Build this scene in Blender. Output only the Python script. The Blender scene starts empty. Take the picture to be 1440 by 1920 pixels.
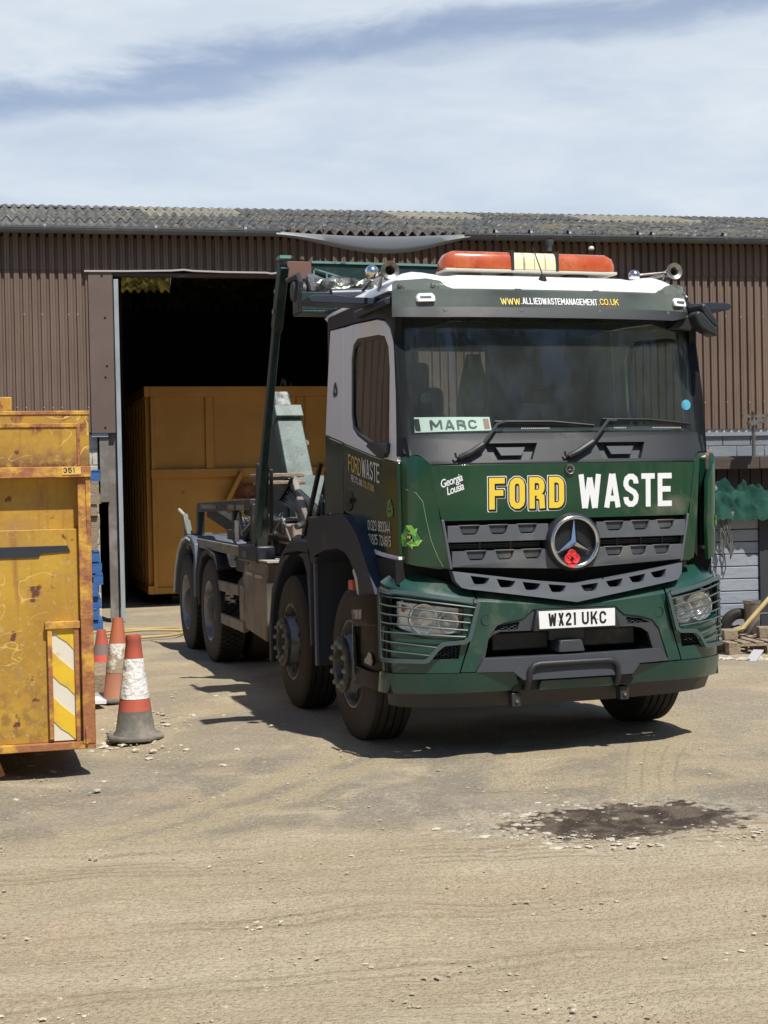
import bpy, bmesh, math, random
import numpy as np
from mathutils import Vector, Matrix, noise as mnoise
from mathutils.geometry import tessellate_polygon
random.seed(7); rng = np.random.default_rng(7)
R = math.radians
SC = bpy.context.scene
COL = SC.collection

# ------------------------------------------------------------------ camera, sky, sun, exposure
cam = bpy.data.cameras.new('camera'); camo = bpy.data.objects.new('camera', cam); COL.objects.link(camo)
cam.sensor_fit = 'VERTICAL'; cam.sensor_height = 36; cam.lens = 2801.57/1920*36
cam.clip_start = .05; cam.clip_end = 3000
_r = Vector((0.99978934, -0.00028190, -0.02052316)); _u = Vector((0.02052509, 0.01373175, 0.99969503)); _f = Vector((0, 0.99990568, -0.01373464))
camo.matrix_world = Matrix(((_r.x, _u.x, -_f.x, 0), (_r.y, _u.y, -_f.y, 0), (_r.z, _u.z, -_f.z, 1.6869), (0, 0, 0, 1)))
SC.camera = camo
SUN = Vector((.31, -.505, 1)).normalized()
elev = math.asin(SUN.z); azim = math.atan2(SUN.x, SUN.y)      # clockwise from +Y
sl = bpy.data.lights.new('sun', 'SUN'); sl.energy = 5.0; sl.angle = R(.53); sl.color = (1, .95, .87)
so = bpy.data.objects.new('sun', sl); COL.objects.link(so); so.rotation_euler = SUN.to_track_quat('Z', 'Y').to_euler()
SC.view_settings.view_transform = 'Standard'; SC.view_settings.look = 'None'; SC.view_settings.exposure = .18; SC.view_settings.gamma = 1
try:
    SC.cycles.max_bounces = 8; SC.cycles.transparent_max_bounces = 24; SC.cycles.use_denoising = True
except Exception: pass

def world():
    w = bpy.data.worlds.new('World'); SC.world = w; w.use_nodes = True
    nt = w.node_tree; N = nt.nodes; L = nt.links; N.clear()
    def nd(t, **k):
        n = N.new(t)
        for a, b in k.items(): setattr(n, a, b)
        return n
    def mth(op, a, b=None, c=None):
        n = nd('ShaderNodeMath', operation=op)
        for i, v in enumerate((a, b, c)):
            if v is None: continue
            if isinstance(v, (int, float)): n.inputs[i].default_value = v
            else: L.new(v, n.inputs[i])
        return n.outputs[0]
    out = nd('ShaderNodeOutputWorld'); bg = nd('ShaderNodeBackground'); bg.inputs[1].default_value = .1
    sky = nd('ShaderNodeTexSky', sky_type='NISHITA', sun_disc=False); sky.sun_elevation = elev; sky.sun_rotation = azim
    sky.air_density = 1; sky.dust_density = 1.5; sky.ozone_density = 1.5
    tc = nd('ShaderNodeTexCoord'); sp = nd('ShaderNodeSeparateXYZ'); L.new(tc.outputs['Generated'], sp.inputs[0])
    x, y, z = sp.outputs
    # cirrus sheets: stretched noise over the dome, with one clearer streak low in the north
    mp = nd('ShaderNodeMapping'); mp.inputs['Scale'].default_value = (1.6, 1.6, 7.5); mp.inputs['Rotation'].default_value = (0, R(-9), 0); mp.inputs['Location'].default_value = (.3, .2, .35)
    L.new(tc.outputs['Generated'], mp.inputs[0])
    n1 = nd('ShaderNodeTexNoise'); n1.inputs['Scale'].default_value = 2.1; n1.inputs['Detail'].default_value = 7; n1.inputs['Roughness'].default_value = .52; n1.inputs['Distortion'].default_value = .6
    L.new(mp.outputs[0], n1.inputs[0])
    mp2 = nd('ShaderNodeMapping'); mp2.inputs['Scale'].default_value = (5, 5, 16); mp2.inputs['Rotation'].default_value = (0, R(-14), 0)
    L.new(tc.outputs['Generated'], mp2.inputs[0])
    n2 = nd('ShaderNodeTexNoise'); n2.inputs['Scale'].default_value = 2.2; n2.inputs['Detail'].default_value = 8; n2.inputs['Roughness'].default_value = .6; n2.inputs['Distortion'].default_value = .4
    L.new(mp2.outputs[0], n2.inputs[0])
    # streak: s = elevation - slope * azimuth
    yy = mth('MAXIMUM', y, .15)
    u_ = mth('DIVIDE', x, yy); v_ = mth('DIVIDE', z, yy)
    s_ = mth('SUBTRACT', v_, mth('MULTIPLY', u_, .13))
    s_ = mth('ADD', s_, mth('MULTIPLY', mth('SUBTRACT', n1.outputs[0], .5), .07))
    s_ = mth('ADD', s_, mth('MULTIPLY', mth('SUBTRACT', n2.outputs[0], .5), .05))
    d_ = mth('DIVIDE', mth('ABSOLUTE', mth('SUBTRACT', s_, .297)), .028)
    mr = nd('ShaderNodeMapRange', interpolation_type='SMOOTHSTEP'); L.new(d_, mr.inputs[0])
    mr.inputs[1].default_value = 0; mr.inputs[2].default_value = 1.0; mr.inputs[3].default_value = .46; mr.inputs[4].default_value = 1
    cl = nd('ShaderNodeMapRange', interpolation_type='SMOOTHSTEP'); L.new(n1.outputs[0], cl.inputs[0])
    cl.inputs[1].default_value = .28; cl.inputs[2].default_value = .68; cl.inputs[3].default_value = .80; cl.inputs[4].default_value = 1
    cl2 = nd('ShaderNodeMapRange', interpolation_type='SMOOTHSTEP'); L.new(n2.outputs[0], cl2.inputs[0])
    cl2.inputs[1].default_value = .3; cl2.inputs[2].default_value = .7; cl2.inputs[3].default_value = .86; cl2.inputs[4].default_value = 1.0
    fac = mth('MULTIPLY', mth('MULTIPLY', mr.outputs[0], cl.outputs[0]), cl2.outputs[0])
    hi = nd('ShaderNodeMapRange', interpolation_type='SMOOTHSTEP'); L.new(z, hi.inputs[0])      # the cloud sheet thins out overhead
    hi.inputs[1].default_value = .38; hi.inputs[2].default_value = .75; hi.inputs[3].default_value = 1; hi.inputs[4].default_value = .18
    fac = mth('MULTIPLY', fac, hi.outputs[0])
    ba = nd('ShaderNodeMapRange', interpolation_type='SMOOTHSTEP'); L.new(y, ba.inputs[0])      # clearer to the south
    ba.inputs[1].default_value = -.35; ba.inputs[2].default_value = .55; ba.inputs[3].default_value = .15; ba.inputs[4].default_value = 1
    fac = mth('MULTIPLY', fac, ba.outputs[0])
    mx = nd('ShaderNodeMix', data_type='RGBA'); L.new(fac, mx.inputs[0]); 
    tint = nd('ShaderNodeMix', data_type='RGBA', blend_type='MULTIPLY'); tint.inputs[0].default_value = 1
    L.new(sky.outputs[0], tint.inputs[6]); tint.inputs[7].default_value = (.46, .66, .92, 1)
    L.new(tint.outputs[2], mx.inputs[6]); mx.inputs[7].default_value = (6.7, 7.35, 8.0, 1)
    L.new(mx.outputs[2], bg.inputs[0]); L.new(bg.outputs[0], out.inputs[0])
world()

# ------------------------------------------------------------------ materials
MATS = {}
def mat(name, col, rough=.5, metal=0, var=None, var2=None, bump=None, coat=0, spec=None, stretch=None, dust=0, coords='Object'):
    """var/var2 = (colour, scale, low, high[, detail]) : noise masks of a second colour; bump = (strength, scale)"""
    if name in MATS: return MATS[name]
    m = bpy.data.materials.new(name); m.use_nodes = True; nt = m.node_tree; N = nt.nodes; L = nt.links
    b = N['Principled BSDF']; b.inputs['Roughness'].default_value = rough; b.inputs['Metallic'].default_value = metal
    if coat: b.inputs['Coat Weight'].default_value = coat; b.inputs['Coat Roughness'].default_value = .05
    if spec is not None: b.inputs['Specular IOR Level'].default_value = spec
    tc = N.new('ShaderNodeTexCoord'); src = tc.outputs[coords]
    if stretch:
        mp = N.new('ShaderNodeMapping'); mp.inputs['Scale'].default_value = stretch; L.new(src, mp.inputs[0]); src2 = mp.outputs[0]
    else: src2 = src
    cur = None
    c4 = tuple(col)+(1,)
    b.inputs['Base Color'].default_value = c4
    vs = [v for v in (var, var2) if v]
    if dust: vs.append(((.30, .26, .20), 1.7, .62-dust*.4, .95, 8))
    rsock = None
    for i, v in enumerate(vs):
        n = N.new('ShaderNodeTexNoise'); n.inputs['Scale'].default_value = v[1]; n.inputs['Detail'].default_value = v[4] if len(v) > 4 else 6; n.inputs['Roughness'].default_value = .62
        L.new(src2 if i == 0 else src, n.inputs[0])
        mr = N.new('ShaderNodeMapRange'); L.new(n.outputs[0], mr.inputs[0]); mr.inputs[1].default_value = v[2]; mr.inputs[2].default_value = v[3]
        mx = N.new('ShaderNodeMix'); mx.data_type = 'RGBA'; L.new(mr.outputs[0], mx.inputs[0])
        if cur is None: mx.inputs[6].default_value = c4
        else: L.new(cur, mx.inputs[6])
        mx.inputs[7].default_value = tuple(v[0])+(1,); cur = mx.outputs[2]
        if dust and i == len(vs)-1:
            m2 = N.new('ShaderNodeMapRange'); L.new(mr.outputs[0], m2.inputs[0]); m2.inputs[3].default_value = rough; m2.inputs[4].default_value = .8
            L.new(m2.outputs[0], b.inputs['Roughness'])
    if cur is not None: L.new(cur, b.inputs['Base Color'])
    if bump:
        n = N.new('ShaderNodeTexNoise'); n.inputs['Scale'].default_value = bump[1]; n.inputs['Detail'].default_value = 8; L.new(src, n.inputs[0])
        bp = N.new('ShaderNodeBump'); bp.inputs['Strength'].default_value = bump[0]; bp.inputs['Distance'].default_value = .02; L.new(n.outputs[0], bp.inputs['Height']); L.new(bp.outputs[0], b.inputs['Normal'])
    MATS[name] = m
    return m

def glass(name, tint=(.85, .9, .88), rough=0.0, haze=0.0, hazecol=(.4, .42, .4), ior=1.5):
    if name in MATS: return MATS[name]
    m = bpy.data.materials.new(name); m.use_nodes = True; nt = m.node_tree; N = nt.nodes; L = nt.links; N.clear()
    o = N.new('ShaderNodeOutputMaterial'); t = N.new('ShaderNodeBsdfTransparent'); t.inputs[0].default_value = tuple(tint)+(1,)
    g = N.new('ShaderNodeBsdfGlossy'); g.inputs['Roughness'].default_value = rough
    # Schlick reflectance that is the same from either side of the pane
    ge = N.new('ShaderNodeNewGeometry'); dt = N.new('ShaderNodeVectorMath'); dt.operation = 'DOT_PRODUCT'; L.new(ge.outputs['Normal'], dt.inputs[0]); L.new(ge.outputs['Incoming'], dt.inputs[1])
    def mm(op, a, b_=None):
        k = N.new('ShaderNodeMath'); k.operation = op; k.use_clamp = op != 'POWER'
        for i, v in enumerate((a, b_)):
            if v is None: continue
            if isinstance(v, (int, float)): k.inputs[i].default_value = v
            else: L.new(v, k.inputs[i])
        return k.outputs[0]
    r0 = ((ior-1)/(ior+1))**2
    fr = mm('ADD', mm('MULTIPLY', mm('POWER', mm('SUBTRACT', 1.0, mm('ABSOLUTE', dt.outputs['Value'])), 5.0), 1-r0), r0)
    src = t.outputs[0]
    if haze:
        d = N.new('ShaderNodeBsdfDiffuse'); d.inputs[0].default_value = tuple(hazecol)+(1,)
        mh = N.new('ShaderNodeMixShader'); 
        tc = N.new('ShaderNodeTexCoord'); n = N.new('ShaderNodeTexNoise'); n.inputs['Scale'].default_value = 3; n.inputs['Detail'].default_value = 7; L.new(tc.outputs['Object'], n.inputs[0])
        mr = N.new('ShaderNodeMapRange'); L.new(n.outputs[0], mr.inputs[0]); mr.inputs[1].default_value = .3; mr.inputs[2].default_value = .75; mr.inputs[3].default_value = haze*.6; mr.inputs[4].default_value = haze*1.4
        L.new(mr.outputs[0], mh.inputs[0]); L.new(t.outputs[0], mh.inputs[1]); L.new(d.outputs[0], mh.inputs[2]); src = mh.outputs[0]
    mx = N.new('ShaderNodeMixShader'); L.new(fr, mx.inputs[0]); L.new(src, mx.inputs[1]); L.new(g.outputs[0], mx.inputs[2]); L.new(mx.outputs[0], o.inputs[0])
    MATS[name] = m
    return m

G = 'green'
m_green = mat('green_paint', (.006, .045, .020), .28, coat=.6, var=((.010, .06, .028), 2.5, .4, .75), var2=((.16, .20, .15), 70, .71, .75), dust=.10)
m_teal = mat('teal_green_paint', (.008, .050, .036), .30, coat=.45, var=((.016, .062, .048), 3, .4, .8), var2=((.13, .17, .14), 55, .69, .73), dust=.24, bump=(.03, 60))
m_dgreen = mat('dark_green_side_paint', (.007, .034, .017), .14, coat=.2, dust=.03)
m_white = mat('white_paint', (.80, .80, .81), .3, coat=.4, dust=.04)
m_cream = mat('cream_paint', (.60, .58, .53), .4)
m_blkpl = mat('black_plastic', (.020, .022, .025), .5, var2=((.08, .078, .072), 45, .68, .73), dust=.10, bump=(.05, 200))
m_blkgl = mat('gloss_black_plastic', (.010, .011, .012), .3, spec=.06, dust=.03, bump=(.06, 30))
m_gry = mat('grey_plastic', (.095, .105, .12), .5, var2=((.16, .155, .14), 40, .66, .74), dust=.14, bump=(.03, 250))
m_gry2 = mat('dark_grey_plastic', (.045, .05, .058), .5, dust=.14, bump=(.03, 250))
m_fend = mat('fender_plastic', (.034, .042, .060), .45, dust=.02, spec=.16, bump=(.04, 80))
m_fend2 = mat('rear_fender_plastic', (.10, .115, .14), .5, dust=.15)
m_frit = mat('black_glass_border', (.008, .008, .009), .12)
m_void = mat('black_void', (.004, .004, .004), .9)
m_dark = mat('cab_interior_dark', (.035, .040, .045), .75)
m_chrome = mat('chrome', (.75, .75, .74), .16, 1, var=((.25, .22, .18), 14, .55, .8))
m_dullsteel = mat('dull_steel', (.42, .40, .36), .38, 1, var=((.12, .09, .07), 12, .5, .75))
m_tyre = mat('tyre_rubber', (.018, .0155, .014), .75, var=((.044, .035, .028), 2.2, .38, .75, 8), bump=(.1, 60))
m_rim = mat('grey_steel_wheel', (.22, .22, .22), .5, .3, var=((.07, .06, .05), 9, .45, .65), bump=(.1, 30))
m_hub = mat('dirty_hub', (.10, .095, .075), .6, .2, var=((.03, .028, .025), 12, .4, .65))
m_nut = mat('pale_wheel_nut_cap', (.20, .20, .15), .5)
m_chas = mat('dusty_chassis_steel', (.13, .12, .10), .7, .1, var=((.035, .033, .03), 6, .42, .62), bump=(.15, 30))
m_dust = mat('dusty_aluminium', (.24, .215, .18), .6, .1, var=((.13, .11, .09), 4, .4, .7), bump=(.1, 30))
m_dkst = mat('dark_oily_steel', (.035, .037, .036), .5, .2, var=((.10, .09, .075), 5, .55, .75), bump=(.15, 40))
m_hook = mat('worn_pale_green_steel', (.085, .125, .11), .5, .05, var=((.24, .26, .22), 9, .58, .66), var2=((.035, .06, .052), 4.5, .45, .64), bump=(.1, 30))
m_mast = mat('dark_green_steel', (.010, .035, .032), .4, .05, var=((.05, .055, .05), 7, .5, .7), bump=(.1, 30))
m_beamt = mat('light_green_steel', (.13, .27, .24), .5, 0, var=((.05, .04, .03), 9, .60, .66))
m_amber = mat('amber_lens', (.42, .072, .018), .25, coat=.5, var=((.52, .14, .05), 6, .45, .7), var2=((.28, .05, .02), 14, .55, .7))
m_creaml = mat('cream_lens', (.70, .66, .42), .35)
m_orange = mat('orange_reflector', (.6, .12, .05), .3)
m_yel = mat('yellow_vinyl', (.80, .58, .06), .4)
m_wht = mat('white_vinyl', (.80, .81, .82), .4)
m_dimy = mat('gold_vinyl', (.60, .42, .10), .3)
m_blk = mat('black_vinyl', (.012, .012, .012), .4)
m_lime = mat('lime_vinyl', (.22, .52, .08), .4)
m_lime2 = mat('pale_lime_vinyl', (.42, .66, .22), .4)
m_mid = mat('mid_green_vinyl', (.05, .22, .07), .4)
m_plate = mat('white_number_plate', (.76, .77, .76), .35)
m_red = mat('poppy_red', (.75, .03, .04), .45)
m_lens = glass('clear_headlamp_lens', (.97, .97, .97), .02, .02)
m_refl = mat('headlamp_reflector', (.85, .85, .83), .30, .75, bump=(.30, 45))
m_reflc = mat('headlamp_bowl', (.9, .9, .88), .16, .85, bump=(.12, 60))
m_glass = glass('window_glass', (.86, .92, .89), 0.05, .035)
m_sglass = glass('side_window_glass', (.50, .54, .52), 0.0, .02, ior=1.75)
m_visor = glass('smoked_visor', (.42, .46, .43), .06, .42, (.19, .215, .185))
m_net = mat('green_netting', (.010, .040, .030), .9, spec=.1, var=((.028, .084, .064), 2.5, .4, .6), bump=(.25, 60))
m_wood = mat('weathered_timber', (.32, .25, .17), .8, var=((.14, .105, .07), 5, .4, .7), stretch=(6, 6, 30), bump=(.3, 40))
m_wood2 = mat('dark_timber', (.045, .032, .026), .8, var=((.02, .016, .014), 6, .4, .7))
m_bluew = mat('blue_painted_timber', (.03, .11, .30), .7, var=((.18, .20, .20), 7, .52, .68), bump=(.3, 40))
m_tar = mat('foil_tarp', (.34, .34, .33), .32, .8, var=((.08, .09, .07), 6, .45, .6), bump=(.6, 12))

# ------------------------------------------------------------------ mesh helpers
def tag(o, label=None, cat=None, group=None, kind=None):
    if label: o['label'] = label
    if cat: o['category'] = cat
    if group: o['group'] = group
    if kind: o['kind'] = kind
    return o
def empty(name, loc=(0, 0, 0), rz=0, label=None, cat=None, group=None):
    o = bpy.data.objects.new(name, None); COL.objects.link(o); o.location = loc; o.rotation_euler = (0, 0, rz); o.empty_display_size = .2
    return tag(o, label, cat, group)

class MB:
    def __init__(s): s.v = []; s.f = []; s.m = []
    def mark(s): s.m.append((len(s.v), len(s.f))); return s
    def split(s, name, m, parent=None, **k):
        """one object for each piece begun with mark()"""
        M_ = s.m+[(len(s.v), len(s.f))]; out = []
        for (v0, f0), (v1, f1) in zip(M_, M_[1:]):
            p = MB(); p.v = s.v[v0:v1]; p.f = [tuple(i-v0 for i in f) for f in s.f[f0:f1]]; out.append(p.build(name, m, parent, **k))
        return out
    def add(s, vs, fs):
        n = len(s.v); s.v += [tuple(v) for v in vs]; s.f += [tuple(i+n for i in f) for f in fs]; return s
    def box(s, x0, x1, y0, y1, z0, z1):
        return s.add([(x0, y0, z0), (x1, y0, z0), (x1, y1, z0), (x0, y1, z0), (x0, y0, z1), (x1, y0, z1), (x1, y1, z1), (x0, y1, z1)],
                     [(3, 2, 1, 0), (4, 5, 6, 7), (0, 1, 5, 4), (1, 2, 6, 5), (2, 3, 7, 6), (3, 0, 4, 7)])
    def beam(s, p, q, w, h, up=(0, 0, 1)):
        p = Vector(p); q = Vector(q); d = (q-p).normalized(); up = Vector(up)
        if abs(d.dot(up)) > .99: up = Vector((0, 1, 0))
        a = d.cross(up).normalized(); b = a.cross(d).normalized()
        vs = []
        for c in (p, q):
            for i, j in ((-1, -1), (1, -1), (1, 1), (-1, 1)): vs.append(c+a*i*w/2+b*j*h/2)
        return s.add(vs, [(0, 1, 2, 3), (7, 6, 5, 4), (0, 4, 5, 1), (1, 5, 6, 2), (2, 6, 7, 3), (3, 7, 4, 0)])
    def tube(s, pts, r, n=10, closed=False):
        pts = [Vector(p) for p in pts]; m = len(pts); base = len(s.v); rs = r if isinstance(r, (list, tuple)) else [r]*m
        pa = None
        for i, p in enumerate(pts):
            if closed: d = (pts[(i+1) % m]-pts[i-1])
            else: d = pts[min(i+1, m-1)]-pts[max(i-1, 0)]
            d.normalize()
            if pa is None: up = Vector((0, 0, 1)) if abs(d.z) < .9 else Vector((0, 1, 0)); a = d.cross(up).normalized()
            else: a = (pa-d*pa.dot(d)).normalized()
            pa = a; b = d.cross(a)
            for k in range(n):
                t = 2*math.pi*k/n; s.v.append(tuple(p+(a*math.cos(t)+b*math.sin(t))*rs[i]))
        for i in range(m if closed else m-1):
            j = (i+1) % m
            for k in range(n): s.f.append((base+i*n+k, base+j*n+k, base+j*n+(k+1) % n, base+i*n+(k+1) % n))
        if not closed:
            s.f.append(tuple(base+k for k in range(n))); s.f.append(tuple(base+(m-1)*n+k for k in reversed(range(n))))
        return s
    def lathe(s, prof, c=(0, 0, 0), axis=(0, 0, 1), n=32, closed=False):
        """prof: (r, h) along axis from c"""
        ax = Vector(axis).normalized(); c = Vector(c); up = Vector((0, 0, 1)) if abs(ax.z) < .9 else Vector((1, 0, 0))
        a = ax.cross(up).normalized(); b = ax.cross(a); base = len(s.v); m = len(prof)
        for r, h in prof:
            for k in range(n):
                t = 2*math.pi*k/n; s.v.append(tuple(c+ax*h+(a*math.cos(t)+b*math.sin(t))*max(r, 1e-4)))
        for i in range(m if closed else m-1):
            j = (i+1) % m
            for k in range(n): s.f.append((base+i*n+k, base+i*n+(k+1) % n, base+j*n+(k+1) % n, base+j*n+k))
        return s
    def prism(s, poly, plane, a, b):
        mp = {'xz': lambda p, t: (p[0], t, p[1]), 'yz': lambda p, t: (t, p[0], p[1]), 'xy': lambda p, t: (p[0], p[1], t)}[plane]
        n = len(poly); tris = tessellate_polygon([[Vector((p[0], p[1], 0)) for p in poly]])
        vs = [mp(p, a) for p in poly]+[mp(p, b) for p in poly]
        fs = [tuple(t) for t in tris]+[tuple(i+n for i in reversed(t)) for t in tris]+[(i, (i+1) % n, (i+1) % n+n, i+n) for i in range(n)]
        return s.add(vs, fs)
    def wrap(s, poly, fmap, t=.02, d0=0, step=.08, holes=(), zs=()):
        """flat outline (a,b) with holes, cut into a grid and laid on the surface fmap(a,b,depth); thickness t behind it"""
        loops = [[Vector((p[0], p[1], 0)) for p in l] for l in (poly,)+tuple(holes)]
        flat = [p for l in loops for p in l]
        bm = bmesh.new(); vv = [bm.verts.new(p) for p in flat]
        for tr in tessellate_polygon(loops):
            try: bm.faces.new([vv[i] for i in tr])
            except ValueError: pass
        bmesh.ops.dissolve_limit(bm, angle_limit=.01, verts=bm.verts[:], edges=bm.edges[:]) if not holes else None
        a0 = min(p[0] for p in poly); a1 = max(p[0] for p in poly)
        k = math.floor(a0/step)+1
        while k*step < a1:
            if abs(k*step-a0) > 1e-3 and abs(k*step-a1) > 1e-3:
                bmesh.ops.bisect_plane(bm, geom=bm.verts[:]+bm.edges[:]+bm.faces[:], plane_co=(k*step, 0, 0), plane_no=(1, 0, 0), dist=1e-5)
            k += 1
        for z in zs: bmesh.ops.bisect_plane(bm, geom=bm.verts[:]+bm.edges[:]+bm.faces[:], plane_co=(0, z, 0), plane_no=(0, 1, 0), dist=1e-5)
        bmesh.ops.recalc_face_normals(bm, faces=bm.faces[:])
        bm.verts.index_update(); n = len(bm.verts)
        if t:
            vs = [fmap(v.co.x, v.co.y, d0) for v in bm.verts]+[fmap(v.co.x, v.co.y, d0+t) for v in bm.verts]
            fs = []
            for f in bm.faces:
                ix = [v.index for v in f.verts]; fs.append(tuple(ix)); fs.append(tuple(i+n for i in reversed(ix)))
            for e in bm.edges:
                if len(e.link_faces) == 1: i, j = e.verts[0].index, e.verts[1].index; fs.append((i, j, j+n, i+n))
        else:
            vs = [fmap(v.co.x, v.co.y, d0) for v in bm.verts]; fs = [tuple(v.index for v in f.verts) for f in bm.faces]
        bm.free()
        return s.add(vs, fs)
    def build(s, name, m, parent=None, bevel=0, smooth=38, seg=2, kind=None):
        me = bpy.data.meshes.new(name); me.from_pydata(s.v, [], s.f); 
        bm = bmesh.new(); bm.from_mesh(me)
        bmesh.ops.recalc_face_normals(bm, faces=bm.faces[:])
        if smooth:
            th = R(smooth)
            for f in bm.faces: f.smooth = True
            for e in bm.edges:
                e.smooth = len(e.link_faces) == 2 and e.calc_face_angle(0) < th
        bm.to_mesh(me); bm.free()
        me.materials.append(m)
        o = bpy.data.objects.new(name, me); COL.objects.link(o)
        if parent: o.parent = parent
        if bevel:
            b = o.modifiers.new('bevel', 'BEVEL'); b.width = bevel; b.segments = seg; b.limit_method = 'ANGLE'; b.angle_limit = R(38)
        if kind: o['kind'] = kind
        return o
def each(name, m, parent, items, **k):
    return [f(MB()).build(name, m, parent, **k) for f in items]
def copy_tree(o, parent=None):
    c = o.copy(); COL.objects.link(c); c.parent = parent
    for ch in [x for x in KIDS.get(o.name, [])]: copy_tree(ch, c)
    return c
KIDS = {}
def reg(o):
    KIDS[o.name] = [x for x in bpy.data.objects if x.parent == o]
    for x in KIDS[o.name]: reg(x)

# ------------------------------------------------------------------ condensed stroke lettering
def arc(cx, cy, rx, ry, a0, a1, n=5):
    return [(cx+rx*math.cos(R(a0+(a1-a0)*i/n)), cy+ry*math.sin(R(a0+(a1-a0)*i/n))) for i in range(n+1)]
def glyph(ch, w, t):
    l, r, b, T = t/2, w-t/2, t/2, 1-t/2; q = (r-l)/2; m = w/2; qy = min(q, .22)
    A = lambda cx, cy, a0, a1: arc(cx, cy, q, qy, a0, a1)
    top = A(m, T-qy, 180, 0); bot = A(m, b+qy, 360, 180)
    S = {
     'O': [('c', top+bot)], '0': [('c', top+bot)],
     'D': [('c', [(l, b), (l, T), (m, T)]+A(m, T-qy, 90, 0)+A(m, b+qy, 360, 270))],
     'F': [('o', [(l, 0), (l, T), (w, T)]), ('o', [(l, .52), (w*.9, .52)])],
     'E': [('o', [(w, b), (l, b), (l, T), (w, T)]), ('o', [(l, .52), (w*.92, .52)])],
     'L': [('o', [(l, 1), (l, b), (w, b)])], 'I': [('o', [(m, 0), (m, 1)])],
     'T': [('o', [(0, T), (w, T)]), ('o', [(m, 0), (m, T-t/2)])],
     'H': [('o', [(l, 0), (l, 1)]), ('o', [(r, 0), (r, 1)]), ('o', [(l+t/2, .5), (r-t/2, .5)])],
     'R': [('o', [(l, 0), (l, T), (m, T)]+A(m, T-qy, 90, 0)+A(m, .5+qy, 0, -90)+[(l+t/2, .5)]), ('o', [(m, .5-t/2), (r-.01, .36), (r+.01, 0)])],
     'A': [('o', [(l, 0), (m-t*.12, 1)]), ('o', [(r, 0), (m+t*.12, 1)]), ('o', [(l+t*.6, .27), (r-t*.6, .27)])],
     'W': [('o', [(l, 1), (w*.27, 0)]), ('o', [(w*.29, 0), (m, .9)]), ('o', [(m, .9), (w*.71, 0)]), ('o', [(w*.73, 0), (r, 1)])],
     'M': [('o', [(l, 0), (l, 1)]), ('o', [(r, 0), (r, 1)]), ('o', [(l, 1), (m, .3)]), ('o', [(r, 1), (m, .3)])],
     'N': [('o', [(l, 0), (l, 1)]), ('o', [(r, 0), (r, 1)]), ('o', [(l+t*.2, 1), (r-t*.2, 0)])],
     'X': [('o', [(l, 0), (r, 1)]), ('o', [(l, 1), (r, 0)])],
     'Y': [('o', [(l, 1), (m, .45)]), ('o', [(r, 1), (m, .45)]), ('o', [(m, .5), (m, 0)])],
     'K': [('o', [(l, 0), (l, 1)]), ('o', [(r, 1), (l+t*.5, .42)]), ('o', [(m, .58), (r, 0)])],
     'U': [('o', [(l, 1)]+list(reversed(A(m, b+qy, 360, 180)))+[(r, 1)])],
     'J': [('o', [(r, 1)]+A(m, b+qy, 360, 180))],
     'C': [('o', [(r, .66)]+list(reversed(top))+list(reversed(bot))+[(r, .34)])],
     'G': [('o', [(r, .68)]+list(reversed(top))+list(reversed(bot))+[(r, .47), (m, .47)])],
     'S': [('o', [(r, .70)]+A(m, T-qy, 0, 180)+[(l, .66), (l+q*.35, .565), (r-q*.35, .435), (r, .34)]+A(m, b+qy, 360, 180)+[(l, .3)])],
     '1': [('o', [(m-.02, 1), (m-.02, 0)])] if t < .15 else [('o', [(m, 1), (m, 0)]), ('o', [(l-.02, .82), (m, .9)])],
     '2': [('o', [(l, .70)]+A(m, T-qy, 180, 0)+[(r, .62), (l, b+.1), (l, b), (w, b)])],
     '3': [('o', [(l, .74)]+A(m, T-qy, 180, 0)+arc(m, .66, q, .14, 0, -90, 3)), ('o', arc(m, .38, q, .14, 90, 0, 3)+A(m, b+qy, 360, 180)+[(l, .27)])],
     '4': [('o', [(w*.72, 0), (w*.72, 1), (l*.6, .24), (w, .24)])],
     '5': [('o', [(w*.95, T), (l, T), (l, .55)]+arc(m, .40, q, .2, 130, 0, 4)+A(m, b+qy, 360, 180)+[(l, .28)])],
     '6': [('o', [(r, .74)]+A(m, T-qy, 0, 180)+list(reversed(bot))+arc(m, .38, q, .18, 0, 175, 5))],
     '7': [('o', [(0, T), (r, T), (w*.38, 0)])],
     '8': [('c', A(m, T-qy, 180, 0)+arc(m, .68, q, .15, 0, -180, 5)), ('c', arc(m, .37, q, .15, 180, 0, 5)+A(m, b+qy, 360, 180))],
     '9': [('o', [(l, .26)]+list(reversed(A(m, b+qy, 360, 180)))+A(m, T-qy, 0, 180)+arc(m, .62, q, .18, 180, 355, 5))],
     '.': [('o', [(m, 0), (m, t)])], 'P': [('o', [(l, 0), (l, T), (m, T)]+A(m, T-qy, 90, 0)+A(m, .48+qy, 0, -90)+[(l+t/2, .48)])],
    }
    return S.get(ch, [])
WID = {'W': 1.45, 'M': 1.3, 'I': .45, '.': .4, ' ': .62, '1': .62, 'T': .92, 'A': 1.08, 'N': 1.06}
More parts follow.
